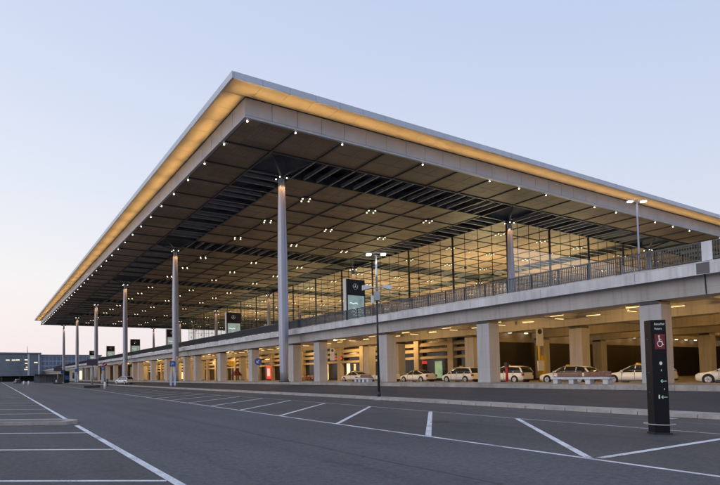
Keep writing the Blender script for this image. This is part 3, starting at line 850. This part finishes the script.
# ------------------------------------------------------------------ advertising pillars
def star(b, c, r, t):
    x, y, z = c
    for a in (90, 210, 330):
        d = Vector((math.cos(R(a)), math.sin(R(a)))); n = Vector((-d.y, d.x))
        p = [(d*r*.97), (n*r*.11+d*r*.10), (-d*r*.05), (-n*r*.11+d*r*.10)]
        b.loft([[(x+q.x, y, z+q.y) for q in p], [(x+q.x, y-t, z+q.y) for q in p]], True, False)
ad0 = None
ad_lab = ['nearest and largest black advertising pillar on the elevated road, silver star emblem above backlit teal picture',
 'second nearest black advertising pillar, beside the brown hall column, pale backlit picture',
 'third nearest advertising pillar, partly behind the second front canopy column',
 'fourth nearest advertising pillar, against the sky beyond the glass hall, pale lower picture',
 'fifth nearest advertising pillar, small against the sky with a pale lower half',
 'farthest tiny advertising pillar beside a canopy column at the far end']
for k in range(6):
    loc = (46.4, 61.5+43.75*k, 7.34)
    if ad0 is None:
        t = empty('advertising_pillar', ad_lab[0], 'advertising pillar', loc, 0, 'advertising pillars on the elevated road'); ad0 = t
        MB().box(-1.7, 1.7, 0, .55, .25, 8.1).build('cabinet', M['black'], t, .03)
        MB().box(-1.78, -1.705, -.03, .58, 0, 8.12).build('side_trim', M['white'], t)
        MB().box(-1.5, 1.5, .05, .5, 0, .248).build('plinth', M['dark'], t)
        MB().box(-1.42, 1.5, -.03, -.003, .9, 5.75).build('backlit_picture', M['teallit'], t)
        em = MB(); em.torus((-.1,-.07,7.05), .42, .035, 'y', 32, 6); star(em, (-.1,-.03,7.05), .42, .06)
        em.build('star_emblem', M['silver'], t)
        wv = MB()
        random.seed(3)
        for row, (zz, x0, x1, am) in enumerate(((4.6,-1.1,.3,.05),(3.75,-.5,1.2,.11),(3.35,-.9,1.3,.14),(2.9,-.6,.8,.06))):
            n = 26; pr = None
            for i in range(n+1):
                xx = x0+(x1-x0)*i/n; z2 = zz+am*math.sin(i*1.7+row)+.06*math.sin(i*.4)
                if pr: wv.hexa([(pr[0],-.05,pr[1]-.05),(xx,-.05,z2-.05),(xx,-.034,z2-.05),(pr[0],-.034,pr[1]-.05),(pr[0],-.05,pr[1]+.05),(xx,-.05,z2+.05),(xx,-.034,z2+.05),(pr[0],-.034,pr[1]+.05)])
                pr = (xx, z2)
        wv.build('picture_swirls', M['whitelit'], t)
    else: dup(ad0, loc, 0, ad_lab[k])

# ------------------------------------------------------------------ lamp posts
def lamp_post(loc, H, label, extra, rz=R(-30)):
    t = empty('street_lamp', label, 'street lamp', loc, rz)
    MB().cyl((0,0,0),(0,0,H), .085 if extra else .075, .05, 14).build('pole', M['dark'] if extra else M['steel'], t)
    MB().cyl((0,0,0),(0,0,.35), .13, .12, 14).build('base', M['dark'], t)
    MB().box(-.5,.5,-.035,.035,H-.0,H+.05).build('cross_arm', M['galv'], t)
    for s in (-1, 1):
        h = MB().box(s*.5-.19, s*.5+.19, -.14, .14, H-.04, H+.06).build('lamp_head', M['galv'], t, .03)
        MB().box(s*.5-.16, s*.5+.16, -.12, .12, H-.12, H-.044).build('lens', M['bulbw'], h)
    if extra:
        c = MB().box(-.20,.20,-.16,.16,6.6,7.25).build('control_box', M['galv'], t, .02)
        c = MB().box(-.40,-.21,-.12,.1,6.4,6.95).build('equipment_box', M['white'], t, .02)
        for s in (-1, 1):
            h = MB(); h.cyl((s*.1,0,7.5),(s*.55,0,7.62),.035,n=8); h.loft([[(s*(.45+dx),dy,7.55+dz) for dx,dy,dz in ((0,-.12,-.08),(0,.12,-.08),(0,.12,.12),(0,-.12,.12))],[(s*(1.0+dx),dy,7.5+dz) for dx,dy,dz in ((0,-.16,-.16),(0,.16,-.16),(0,.16,.18),(0,-.16,.18))]],True,False)
            h.build('camera_housing', M['white'], t)
        MB().cyl((0,0,7.3),(0,0,H-.1), .083, .052, 14).build('pole_sleeve', M['silver'], t)
    return t
lamp_post((23.35, 28.55, .14), 9.9, 'tall dark twin-headed street lamp with white equipment boxes on the kerb strip', True)
lamp_post((42.35, 21.1, 7.34), 7.1, 'slender twin-headed street lamp standing on the elevated roadway at right', False)

# ------------------------------------------------------------------ wayfinding pylon
t = empty('wayfinding_pylon', 'black wayfinding pylon with red wheelchair symbol and thin hoop in the parking bays', 'wayfinding sign', (15.24, 7.38, 0), R(-38))
t.scale = (.78, 1, 1); GZ = .22
MB().box(0, .47, 0, .34, .0, 3.02).build('body', M['black'], t, .008)
MB().box(.10, .42, -.008, -.002, 2.02+GZ, 2.42+GZ).build('red_square', M['redpanel'], t)
f = MB(); f.dz = GZ
# wheelchair symbol: head, trunk, seat, leg, wheel (built as shallow relief)
def seg2(b, p, q, w_, y0=-.016, y1=-.009):
    p = Vector(p)+Vector((0, b.__dict__.get('dz', 0))); q = Vector(q)+Vector((0, b.__dict__.get('dz', 0))); d = (q-p).normalized(); n = Vector((-d.y, d.x))*w_/2
    pts = [p-n, q-n, q+n, p+n]
    b.loft([[(a.x, y0, a.y) for a in pts], [(a.x, y1, a.y) for a in pts]], True, False)
f.cyl((.235,-.009,2.365+GZ),(.235,-.017,2.365+GZ),.024,n=14)
seg2(f,(.235,2.335),(.245,2.225),.03); seg2(f,(.242,2.285),(.305,2.28),.02); seg2(f,(.245,2.225),(.315,2.225),.028); seg2(f,(.315,2.23),(.345,2.135),.025); seg2(f,(.345,2.135),(.37,2.145),.02)
pr = None
for i in range(17):
    a = R(110+i*15); p = (.258+.075*math.cos(a), 2.165+.075*math.sin(a))
    if pr: seg2(f, pr, p, .018)
    pr = p
f.build('wheelchair_symbol', M['iconlit'], t)
def text(body, size, loc, m, parent, name='lettering', rot=(R(90),0,0), ext=.002, align='LEFT'):
    c = bpy.data.curves.new(name, 'FONT'); c.body = body; c.size = size; c.extrude = ext; c.align_x = align
    o = bpy.data.objects.new(name, c); col.objects.link(o)
    dg = bpy.context.evaluated_depsgraph_get()
    me = bpy.data.meshes.new_from_object(o.evaluated_get(dg)); bpy.data.objects.remove(o)
    o = bpy.data.objects.new(name, me); col.objects.link(o); me.materials.append(m)
    o.parent = parent; o.location = loc; o.rotation_euler = rot
    return o
text('Besucher', .088, (.10,-.006,2.88), M['iconlit'], t); text('Visitors', .075, (.10,-.006,2.76), M['iconlit'], t)
d = MB(); d.cyl((.26,-.004,1.87),(.26,-.012,1.87),.045,n=18); d.build('round_symbol', M['iconlit'], t)
for z in (1.18, .76):
    a = MB(); a.dz = GZ; seg2(a,(.24,z),(.42,z),.014,-.012,-.004); seg2(a,(.24,z),(.29,z+.04),.02,-.012,-.004); seg2(a,(.24,z),(.29,z-.04),.02,-.012,-.004)
    a.build('arrow', M['arrowlit'], t)
d = MB(); d.box(.15,.19,-.012,-.004,.94,1.04); d.box(.26,.275,-.012,-.004,1.66,1.71); d.box(.33,.345,-.012,-.004,1.17,1.21)
d.build('small_symbols', M['iconlit'], t); d = MB()
for z in (2.5,1.62,1.1): d.box(-.012,-.004,.15,.21,z,z+.02)
d.build('side_symbols', M['blue'], t)
hp = MB(); hp.torus((.25,.17,.27), .42, .015, 'z', 40, 8); 
for a in (40, 140, 220, 320): hp.cyl((.25+.42*math.cos(R(a)),.17+.42*math.sin(R(a)),.27),(.25+.26*math.cos(R(a)),.17+.2*math.sin(R(a)),.28),.012,n=6)
hp.build('hoop', M['galv'], t)
MB().box(-.03,.53,-.03,.37,0,.05).build('base_plate', M['dark'], t)

# ------------------------------------------------------------------ cars
def car(kind, paint, label, loc, rz, taxi=True, group='taxis waiting under the elevated roadway'):
    """nose towards +y, origin on the ground in the centre"""
    Lh = {'sedan':2.35,'estate':2.4,'mpv':2.2,'suv':2.3}[kind]; W = .90 if kind != 'suv' else .93
    top = {'sedan':1.43,'estate':1.47,'mpv':1.62,'suv':1.72}[kind]
    t = empty('taxi' if taxi else 'car', label, 'taxi' if taxi else 'car', loc, rz, group)
    belt = {'sedan':.92,'estate':.93,'mpv':.98,'suv':1.05}[kind]
    hood = {'sedan':.86,'estate':.87,'mpv':.93,'suv':1.0}[kind]
    boot = {'sedan':1.0,'estate':.98,'mpv':1.02,'suv':1.08}[kind]
    # stations from nose to tail: (y, half width, z low, z top)
    st = [(Lh,.50*W/.9,.36,.58),(Lh-.06,.70*W/.9,.28,.68),(Lh-.22,.83*W/.9,.22,.76),(Lh-.55,W-.015,.19,hood-.06),(Lh-.95,W,.18,hood),(Lh-1.35,W,.18,hood+.05),
          (.4,W,.18,belt),(-.8,W,.18,belt+.02),(-Lh+.75,W,.18,boot-.02),(-Lh+.30,W-.02,.22,boot),(-Lh+.08,W-.08,.28,boot-.04),(-Lh,W-.16,.36,boot-.14)]
    rings = []
    for y, hw, zl, zt in st:
        h = zt-zl
        pr = [(hw*.90,zl),(hw*.985,zl+h*.22),(hw,zl+h*.50),(hw*.985,zl+h*.75),(hw*.93,zl+h*.93),(hw*.80,zt),(hw*.3,zt+.03)]
        rings.append([(x,y,z) for x,z in pr]+[(-x,y,z) for x,z in reversed(pr)])
    b = MB(); b.loft(rings, True, True)
    body = b.build('body', paint, t)
    # cabin
    if kind == 'sedan': cs = [(Lh-1.25,.78,hood+.02,hood+.05),(Lh-1.75,.72,belt-.03,1.22),(Lh-2.1,.66,belt-.03,top-.06),(0,.65,belt-.03,top),(-.75,.65,belt-.03,top-.03),(-1.25,.67,belt-.03,1.26),(-1.75,.74,belt,boot+.02)]
    elif kind == 'estate': cs = [(Lh-1.3,.78,hood+.02,hood+.05),(Lh-1.8,.72,belt-.03,1.23),(Lh-2.15,.66,belt-.03,top-.06),(0,.65,belt-.03,top),(-1.4,.66,belt-.03,top-.03),(-Lh+.5,.68,belt-.03,top-.12),(-Lh+.12,.74,belt,boot+.02)]
    else: cs = [(Lh-.95,.80,hood-.03,hood+.02),(Lh-1.45,.76,belt-.03,top-.36),(Lh-1.9,.70,belt-.03,top-.08),(0,.69,belt-.03,top),(-1.2,.70,belt-.03,top-.02),(-Lh+.38,.71,belt-.03,top-.10),(-Lh+.06,.78,belt,boot+.02)]
    rings = []
    for y, hw, zl, zt in cs:
        wl = .84 if zt-zl > .1 else hw+.02
        pr = [(wl,zl),(wl-.03,zl+(zt-zl)*.3),(hw+(wl-hw)*.25,zl+(zt-zl)*.8),(hw-.05,zt-.02*(zt-zl)),(hw*.5,zt+.015)]
        rings.append([(x,y,z) for x,z in pr]+[(-x,y,z) for x,z in reversed(pr)])
    b = MB(); b.loft(rings, True, True); b.build('windows', M['carglass'], t)
    # roof skin and pillars, just proud of the glass
    b = MB()
    rf = cs[2:6] if kind != 'sedan' else cs[2:5]
    rr = []
    for y, hw, zl, zt in rf:
        rr.append([(hw+.005,y,zt-.075),(hw-.06,y,zt+.0),(hw*.5,y,zt+.027),(-hw*.5,y,zt+.027),(-hw+.06,y,zt),(-hw-.005,y,zt-.075),(-hw+.03,y,zt-.09),(hw-.03,y,zt-.09)])
    b.loft(rr, True, True)
    for s in (-1, 1):
        def pil(y0, z0, x0, y1, z1, x1, w_=.05):
            b.hexa([(s*x0-.02,y0-w_,z0),(s*x0+.02,y0-w_,z0),(s*x0+.02,y0+w_,z0),(s*x0-.02,y0+w_,z0),(s*x1-.02,y1-w_,z1),(s*x1+.02,y1-w_,z1),(s*x1+.02,y1+w_,z1),(s*x1-.02,y1+w_,z1)])
        pil(cs[0][0]+.02, cs[0][3]-.03, .80, cs[2][0], cs[2][3]-.04, cs[2][1]+.005, .045)
        pil(-.12, belt-.02, .835, -.14, top-.07, .675, .035)
        e = cs[-1]; f_ = rf[-1]
        pil(e[0]+(.06 if kind!='sedan' else 0), e[3]-.03, .80, f_[0], f_[3]-.06, f_[1]+.01, .08 if kind!='sedan' else .07)
        if kind != 'sedan': pil(-1.15, belt-.02, .835, -1.15, top-.08, .685, .03)
    b.build('roof', paint, t)
    for s in (-1, 1):
        for y in (Lh-.92, -Lh+.88):
            a = MB(); a.cyl((s*(W-.07),y,.345),(s*(W+.004),y,.345), .375, n=28); a.build('wheel_arch', M['tyre'], t)
            wl = MB(); wl.cyl((s*(W-.24),y,.325),(s*(W+.018),y,.325), .325, n=28); wo = wl.build('wheel', M['tyre'], t)
            rm = MB(); rm.cyl((s*(W+.012),y,.325),(s*(W+.026),y,.325), .215, n=24)
            for q in range(5):
                a0 = q*2*math.pi/5
                rm.cyl((s*(W+.03),y,.325),(s*(W+.022),y+.2*math.cos(a0),.325+.2*math.sin(a0)), .028, n=6)
            rm.build('rim', M['alloy'], wo)
        MB().loft([[(s*(.62),Lh-.10,.60),(s*(.80),Lh-.30,.62),(s*(.80),Lh-.32,.72),(s*.60,Lh-.16,.70)],[(s*(.64),Lh-.05,.59),(s*(.84),Lh-.26,.61),(s*(.84),Lh-.30,.73),(s*.60,Lh-.11,.71)]],True,False).build('headlight', M['headl'], t)
        MB().box(min(s*.56,s*(W-.06)), max(s*.56,s*(W-.06)), -Lh+.0, -Lh+.14, boot-.36, boot-.13).build('tail_light', M['taill'], t, .02)
        MB().box(min(s*.86,s*1.03), max(s*.86,s*1.03), .62+(Lh-2.3), .74+(Lh-2.3), belt+.0, belt+.14).build('wing_mirror', paint, t, .03)
        hd = MB().box(min(s*(W-.01),s*(W+.015)), max(s*(W-.01),s*(W+.015)), -.02,.16, belt-.14, belt-.11)
        hd.box(min(s*(W-.01),s*(W+.015)), max(s*(W-.01),s*(W+.015)), -1.05,-.87, belt-.13, belt-.10); hd.build('door_handle', paint, t)
        for ys in (Lh-1.55, -.13, -1.16 if kind != 'sedan' else -1.22):
            MB().box(min(s*(W-.02),s*(W+.002)), max(s*(W-.02),s*(W+.002)), ys-.012, ys+.012, .34, belt-.08).build('door_seam', M['dark'], t)
        MB().box(min(s*(W-.02),s*(W+.014)), max(s*(W-.02),s*(W+.014)), -Lh+1.32, Lh-1.36, .22, .30).build('sill', M['dark'], t)
    MB().box(-.26,.26,-Lh-.012,-Lh+.05,.52,.63).build('number_plate', M['white'], t)
    MB().box(-.72,.72,-Lh-.01,-Lh+.2,.24,.38).build('bumper_trim', M['dark'], t, .03)
    MB().box(-.42,.42,Lh-.06,Lh+.008,.40,.60).build('grille', M['dark'], t, .02)
    if taxi:
        MB().box(-.22,.22,-.08,.08,top+.035,top+.15).build('roof_sign', M['yellow'], t, .02)
    return t
TX = 44.6
tl = [('sedan', 59.6, 'ivory saloon taxi half hidden behind the far wooden bench'),
      ('sedan', 53.4, 'ivory taxi mostly hidden behind the pillar right of the far bench'),
      ('sedan', 47.3, 'ivory saloon taxi just right of the street lamp, before the red notice'),
      ('mpv', 40.6, 'ivory minivan taxi in front of the green-lit door, between two pillars'),
      ('mpv', 34.6, 'ivory minivan taxi beside the red post, its tail light showing'),
      ('estate', 28.4, 'ivory estate taxi parked behind the concrete bench with wooden backs'),
      ('estate', 22.6, 'ivory estate taxi directly left of the black wayfinding pylon'),
      ('sedan', 16.2, 'pale taxi nose at the right edge beyond the wayfinding pylon')]
for kind, y, lab in tl: car(kind, M['ivory'], lab, (TX, y, .652), 0)
car('suv', M['carwhite'], 'white van-like car standing alone beside the second row of distant columns', (26.6, 121, .25), R(24), taxi=False, group=None)
car('suv', M['cardark'], 'dark car far off at the left edge before the distant building', (10.5, 235, .0), R(10), taxi=False, group=None)
car('sedan', M['cardark'], 'dark low car far off beside the glass shelter', (19.5, 262, .0), R(5), taxi=False, group=None)

# ------------------------------------------------------------------ benches
def bench(loc, ln, nb, label):
    t = empty('bench', label, 'bench', loc, 0)
    b = MB()
    b.box(-.3,.3,-ln/2,ln/2,.30,.44)
    b.build('concrete_seat', M['coping'], t, .02)
    for k in range(4):
        y = -ln/2+.3+k*(ln-.6)/3
        MB().box(-.24,.24,y-.16,y+.16,0,.298).build('leg', M['coping'], t, .015)
    for k in range(nb):
        y = -ln/2+.15+ k*1.85
        h = MB()
        for q in range(3): h.box(.16,.21,y,y+1.7,.48+q*.105,.575+q*.105)
        for q in range(4): h.box(-.26+q*.11,-.17+q*.11,y,y+1.7,.444,.485)
        bk = h.build('wooden_back', M['wood'], t)
        MB().box(.212,.25,y+.2,y+.28,.444,.76).box(.212,.25,y+1.4,y+1.48,.444,.76).build('bracket', M['galv'], bk)
    return t
bench((33.2,20.3,.866), 3.9, 2, 'long pale concrete bench with two brown wooden backs on the forecourt kerb')
bench((33.6,43.6,.866), 2.6, 1, 'smaller bench with one wooden back beyond the street lamp')

# ------------------------------------------------------------------ signs and posts
def post(b, h, r=.035): b.cyl((0,0,0),(0,0,h), r, n=10); return b
# sign pole with white board and yellow column
t = empty('taxi_rank_sign', 'tall yellow post with a white board, beside the dark louvred wall', 'sign', (46.9, 32.8, .65), R(-10))
post(MB(), 5.2, .10).build('post', M['yellow'], t)
bd = MB().box(-.45,.45,-.14,-.10,3.55,5.35).build('board', M['white'], t, .02)
MB().cyl((0,-.142,4.95),(0,-.155,4.95),.26,n=20).build('round_symbol', M['dark'], bd)
MB().box(.14,.62,-.2,.25,0,2.6).build('yellow_column', M['yellow'], t, .03)
MB().box(-.5,.25,-.34,-.21,1.1,2.1).build('notice', M['white'], t, .02)
t = empty('red_post', 'short red post with a pale top beside the taxi behind the middle pillar', 'post', (40.5, 31.6, .65), 0)
post(MB(), 1.9, .11).build('post', M['red'], t); MB().box(-.14,.14,-.14,.14,1.5,1.9).build('head', M['purple'], t)
# blue round sign on the pillar
t = empty('round_blue_sign', 'round blue sign with white arrow fixed beside a roadway pillar', 'road sign', (34.3, 69.2, 0), R(-30))
MB().cyl((0,0,3.75),(0,-.04,3.75),.52,n=28).build('disc', M['blue'], t)
a = MB(); 
seg2(a,(.18,3.98),(-.18,3.6),.10,-.055,-.043); seg2(a,(-.2,3.58),(.12,3.58),.09,-.055,-.043); seg2(a,(-.2,3.56),(-.2,3.86),.09,-.055,-.043)
a.build('arrow', M['white'], t); MB().cyl((0,.05,.86),(0,.05,4.2),.05,n=8).build('post', M['galv'], t)
# yellow hanging sign, dark stand below
t = empty('yellow_sign', 'small square yellow sign in a bay of the lower storey', 'sign', (47.2, 108.5, 0), R(-25))
MB().box(-.7,.7,-.05,.05,3.9,5.0).build('board', M['yellow'], t, .02); MB().cyl((0,.1,.65),(0,.1,4.9),.06,n=8).build('post', M['galv'], t)
t = empty('market_parasol', 'dark red folded parasol stand beneath the yellow sign', 'parasol', (46.2, 103.5, .65), 0)
b = MB(); b.loft([[(1.3*math.cos(q*math.pi/4),1.3*math.sin(q*math.pi/4),1.1) for q in range(8)],[(.08*math.cos(q*math.pi/4),.08*math.sin(q*math.pi/4),2.6) for q in range(8)]],True,False)
b.build('canopy', mat('dark_red_cloth',(.10,.02,.03),.8), t); post(MB(), 1.1, .05).build('pole', M['dark'], t)
# red lit poster case
t = empty('poster_case', 'tall red and pink illuminated poster case by the lower facade', 'poster', (50.6, 97.2, .65), R(-35))
MB().box(-.48,.48,0,.25,.3,3.0).build('case', M['redlit'], t, .03); MB().box(-.3,.26,-.03,-.004,.9,2.5).build('poster', M['pinklit'], t); MB().box(-.4,.4,.02,.22,0,.298).build('foot', M['dark'], t)
# red letters sign above the doors
t = empty('shop_sign', 'small red lettered sign above the lit doors in the lower storey', 'sign', (FV-.35, 73.2, 4.12), 0)
MB().box(0,.06,-.1,2.6,0,.62).build('board', M['room'], t)
b = MB(); b.box(-.05,-.004,.1,.5,.1,.5)
for k in range(5): b.box(-.05,-.004,.75+.34*k,.98+.34*k,.12,.42)
b.build('red_marks', M['redlit'], t)
t = empty('notice_board', 'narrow dark notice board with a red top by the green-lit door', 'notice board', (51.6, 53.3, .65), R(-25))
MB().box(-.3,.3,0,.12,0,2.2).build('board', M['room'], t); MB().box(-.32,.32,-.03,.1,2.3,2.75).build('red_top', M['redlit'], t)
t = empty('pillar_notice', 'small grey notice with a dark symbol on the roadway pillar by the lamp', 'notice', (36.3, 53.0, 0), 0)
MB().box(-.3,.3,0,.05,3.4,4.9).build('board', M['white'], t); MB().cyl((0,-.004,4.6),(0,-.02,4.6),.17,n=14).build('symbol', M['dark'], t)
t = empty('lit_panel', 'small white illuminated panel at the right edge under the roadway', 'light panel', (78, 25.6, .65), R(-60))
MB().box(-.35,.35,0,.15,1.9,3.3).build('panel', emat('panel_white',(.95,.97,.9),1.6), t); MB().cyl((0,.07,0),(0,.07,1.9),.05,n=8).build('post', M['dark'], t)
# left side: no-stopping sign
t = empty('no_stopping_sign', 'round dark red-rimmed sign on a dark pole with white foot, at left', 'road sign', (15.7, 84.4, 0), R(-28))
post(MB(), 3.9, .085).build('pole', M['dark'], t); MB().cyl((0,0,0),(0,0,1.1),.17,n=12).build('white_foot', M['white'], t)
d = MB().cyl((0,-.10,3.75),(0,-.14,3.75),.36,n=24).build('disc', M['red'], t)
MB().cyl((0,-.142,3.75),(0,-.15,3.75),.27,n=24).build('face', M['purple'], d)
a = MB(); seg2(a,(-.17,3.6),(.17,3.92),.07,-.165,-.152); a.build('bar', M['white'], d)
# dynamic boards on posts
def board(name, loc, h, w_, hb, label, foot=True):
    t = empty(name, label, 'display board', loc, R(-26))
    MB().box(-w_/2,w_/2,-.15,.15,h-hb,h).build('board', M['purple'], t, .03)
    MB().cyl((0,0,0),(0,0,h-hb),.10,n=10).build('post', M['galv'], t)
    if foot: MB().box(-1.25,1.25,-.45,.45,0,.42).build('stone_foot', M['dark'], t, .04)
    return t
board('display_board', (16, 97.5, 0), 5.0, 1.8, 1.1, 'dark purple display board on a post with a block foot, left of the no-stopping sign')
board('display_board', (20, 186, 0), 5.3, 2.6, 1.2, 'smaller dark display board farther left with a low block foot')
# blue parking signs
def blue_sign(loc, s, label, pair):
    t = empty('parking_sign', label, 'parking sign', loc, R(-28))
    MB().box(-.42*s,.42*s,-.05,0,3.1*s,3.95*s).build('panel', M['blue'], t, .02)
    if pair:
        text('P', .62*s, (-.2*s,-.055,3.3*s), M['white'], t, 'letter_p')
    for sx_ in (-1,1):
        MB().box(sx_*.30*s-.15*s,sx_*.30*s+.15*s,.01,.05,.3*s,2.3*s).build('banner', mat('banner_blue_white',(.45,.58,.78),.5), t)
        MB().cyl((sx_*.30*s,.1,0),(sx_*.30*s,.1,3.9*s),.04,n=8).build('post', M['galv'], t)
    return t
blue_sign((24.2, 77.6, .12), 1., 'nearest blue parking sign with two pale banners, beside a big column', True)
blue_sign((24.9, 136, .1), 1.12, 'distant blue parking sign right of the no-stopping sign', True)
blue_sign((25.6, 186, .08), 1.2, 'farther blue sign left of the dark display board', False)
t = empty('black_pylon', 'narrow tall black pylon far left beside the end columns', 'pylon', (25.2, 207, .05), 0)
MB().box(-.9,.9,-.4,.4,0,4.3).build('body', M['black'], t, .03); MB().box(-.7,.7,-.42,-.403,1.2,2.6).build('panel', M['blue'], t)
# bollards
bo = None
for k, (x, y) in enumerate(((9.4,152),(8.9,163),(22.5,214),(23.4,222),(24.1,230))):
    if bo is None:
        bo = tag(MB().cyl((0,0,0),(0,0,1.15),.22,.2,12).build('bollard', M['white']), 'small pale bollard at the far left end of the road, one of a few', 'bollard', 'pale bollards at the far end'); bo.location = (x,y,0)
    else:
        q = bo.copy(); col.objects.link(q); q.location = (x,y,0)
# shelter
t = empty('shelter', 'dark glazed waiting shelter far left before the distant building', 'shelter', (16.5, 232, 0), 0)
MB().box(0,11,0,4,3.2,3.5).build('roof', M['dark'], t)
MB().box(0,11,3.8,3.9,.1,3.19).build('glass_back', M['farglass'], t)
for k in range(6): MB().box(k*2.15,k*2.15+.12,0,.12,0,3.19).build('post', M['dark'], t)
MB().box(9.5,11.2,-.3,-.2,3.6,5.2).build('blue_panel', M['blue'], t)

# ------------------------------------------------------------------ people and bicycles
def person(name, label, loc, rz, top_m, stride=.12):
    vs = [(0,0,.95),(0,0,1.15),(0,0,1.38),(0,0,1.50),(0,.01,1.62),(0,.01,1.72),
          (.10,0,.90),(.12,stride,.50),(.12,stride*.9,.08),(.12,stride+.14,.04),(-.10,0,.90),(-.12,-stride,.50),(-.12,-stride*1.4,.08),(-.12,-stride*1.4+.14,.04),
          (.19,0,1.42),(.25,-.05,1.15),(.26,.06,.92),(-.19,0,1.42),(-.25,.05,1.15),(-.26,.14,.92)]
    es_ = [(0,1),(1,2),(2,3),(3,4),(4,5),(0,6),(6,7),(7,8),(8,9),(0,10),(10,11),(11,12),(12,13),(2,14),(14,15),(15,16),(2,17),(17,18),(18,19)]
    rd = [.14,.14,.15,.06,.10,.09,.10,.07,.045,.04,.10,.07,.045,.04,.06,.045,.03,.06,.045,.03]
    me = bpy.data.meshes.new(name); me.from_pydata(vs, es_, [])
    o = bpy.data.objects.new(name, me); col.objects.link(o)
    sk = o.modifiers.new('skin','SKIN'); me.skin_vertices.new() if not me.skin_vertices else None
    for v, r in zip(me.skin_vertices[0].data, rd): v.radius = (r, r*.8)
    me.skin_vertices[0].data[0].use_root = True
    sb = o.modifiers.new('sub','SUBSURF'); sb.levels = 1; sb.render_levels = 1
    dg = bpy.context.evaluated_depsgraph_get()
    m2 = bpy.data.meshes.new_from_object(o.evaluated_get(dg)); bpy.data.objects.remove(o)
    m2.materials.clear()
    for m in (top_m, M['trouser'], M['skin'], M['hair']): m2.materials.append(m)
    for p in m2.polygons:
        z = p.center.z; p.use_smooth = True
        p.material_index = 3 if (z > 1.70 or (z > 1.58 and p.center.y < -.02)) else (2 if z > 1.50 else (1 if z < .95 and abs(p.center.x) < .22 else (2 if z < .97 else 0)))
    o = bpy.data.objects.new(name, m2); col.objects.link(o); o.location = loc; o.rotation_euler = (0,0,rz)
    tag(o, label, 'person'); return o
person('person', 'person in teal jacket standing just behind the no-stopping sign', (19.9, 104.5, 0), R(200), M['teal'], .04)
person('person', 'person in red top and dark trousers walking among the far pillars', (40.6, 144.5, .655), R(-60), M['redcloth'], .2)
def bicycle(loc, rz, m, label):
    t = empty('bicycle', label, 'bicycle', loc, rz)
    for y in (-.52,.52):
        w_ = MB().torus((0,y,.34), .32, .03, 'x', 28, 6).build('wheel', M['tyre'], t)
        sp = MB()
        for k in range(6): sp.cyl((0,y,.34),(0,y+.31*math.cos(k*math.pi/3),.34+.31*math.sin(k*math.pi/3)),.006,n=4)
        sp.build('spokes', M['galv'], w_)
    f = MB()
    for p, q in (((0,-.52,.34),(0,-.08,.32)),((0,-.08,.32),(0,.36,.78)),((0,-.08,.32),(0,-.2,.85)),((0,-.2,.78),(0,.34,.80)),((0,-.52,.34),(0,-.19,.76)),((0,.52,.34),(0,.33,.95))): f.cyl(p, q, .028, n=8)
    f.build('frame', m, t)
    MB().cyl((-.26,.30,.97),(.26,.30,.97),.02,n=8).build('handlebar', M['dark'], t)
    MB().box(-.07,.07,-.33,-.08,.86,.92).build('saddle', M['dark'], t, .02)
    MB().box(-.17,.17,.44,.74,.72,.98).build('basket', m, t, .02)
OR = mat('orange_paint',(.75,.28,.05),.4); WH = M['white']
bicycle((46.2,75.2,.652), R(20), OR, 'orange bicycle parked leftmost between the two close pillars')
bicycle((46.2,73.4,.652), R(35), OR, 'orange bicycle parked rightmost between the two close pillars')
bicycle((46.9,74.4,.652), R(-30), WH, 'white bicycle parked between two orange bicycles')

# ------------------------------------------------------------------ distant buildings
t = empty('office_building', 'wide blue-grey glazed building on the horizon at far left', 'building', (-60, 400, 0))
MB().box(0,92,0,30,3.8,18.6).build('wall', M['farwall'], t)
b = MB()
for fl in range(4):
    for k in range(44): b.box(.5+k*2.08,2.3+k*2.08,-.06,-.004,4.6+fl*3.5,7.2+fl*3.5)
b.build('window', M['farglass'], t)
MB().box(-.5,92.5,-.8,31,18.604,19.6).build('roof', M['farglass'], t)
b = MB()
for k in range(9): b.box(2+11*k,3+11*k,1,2,0,3.79)
b.box(0,92,8,9,0,3.79); b.build('arcade', M['room'], t)
b = MB()
for x, z in ((74.5,14.2),(77,14.3),(82.2,14.4),(82.4,12.0),(83.0,9.4),(82.0,7.9),(71,14.2),(88,12.6)): MB().box(x,x+2.2,-.12,-.065,z,z+.55).build('lit_window', M['winlit'], t)
MB().box(84,85.2,-.5,-.004,4,18.6).build('stair_column', M['coping'], t); MB().box(90.5,91.4,-.5,-.004,4,18.6).build('stair_column', M['coping'], t)
MB().cyl((84.5,10,19.6),(84.5,10,24.5),.25,.1,6).build('antenna', M['dark'], t)
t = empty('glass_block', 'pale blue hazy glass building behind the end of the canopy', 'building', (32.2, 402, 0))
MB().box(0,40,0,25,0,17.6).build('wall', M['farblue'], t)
b = MB()
for fl in range(4):
    for k in range(16): b.box(.6+k*2.45,2.5+k*2.45,-.07,-.004,4.4+fl*3.3,6.9+fl*3.3)
b.build('window', M['farglass'], t)
MB().box(-.4,40.4,-.6,25.4,17.604,18.4).build('roof', M['farwall'], t)
t = empty('white_pavilion', 'small white arched-roof building on the horizon beside the farthest advertising pillar', 'building', (74, 404, 0))
MB().box(0,36,0,20,0,16.2).build('wall', M['coping'], t)
b = MB(); b.box(3,12,-.07,-.004,11.5,15); b.box(15,33,-.07,-.004,12,15); b.build('window', M['farglass'], t)
MB().box(-.8,36.8,-.8,20.8,16.204,17.2).build('roof', M['farwall'], t)
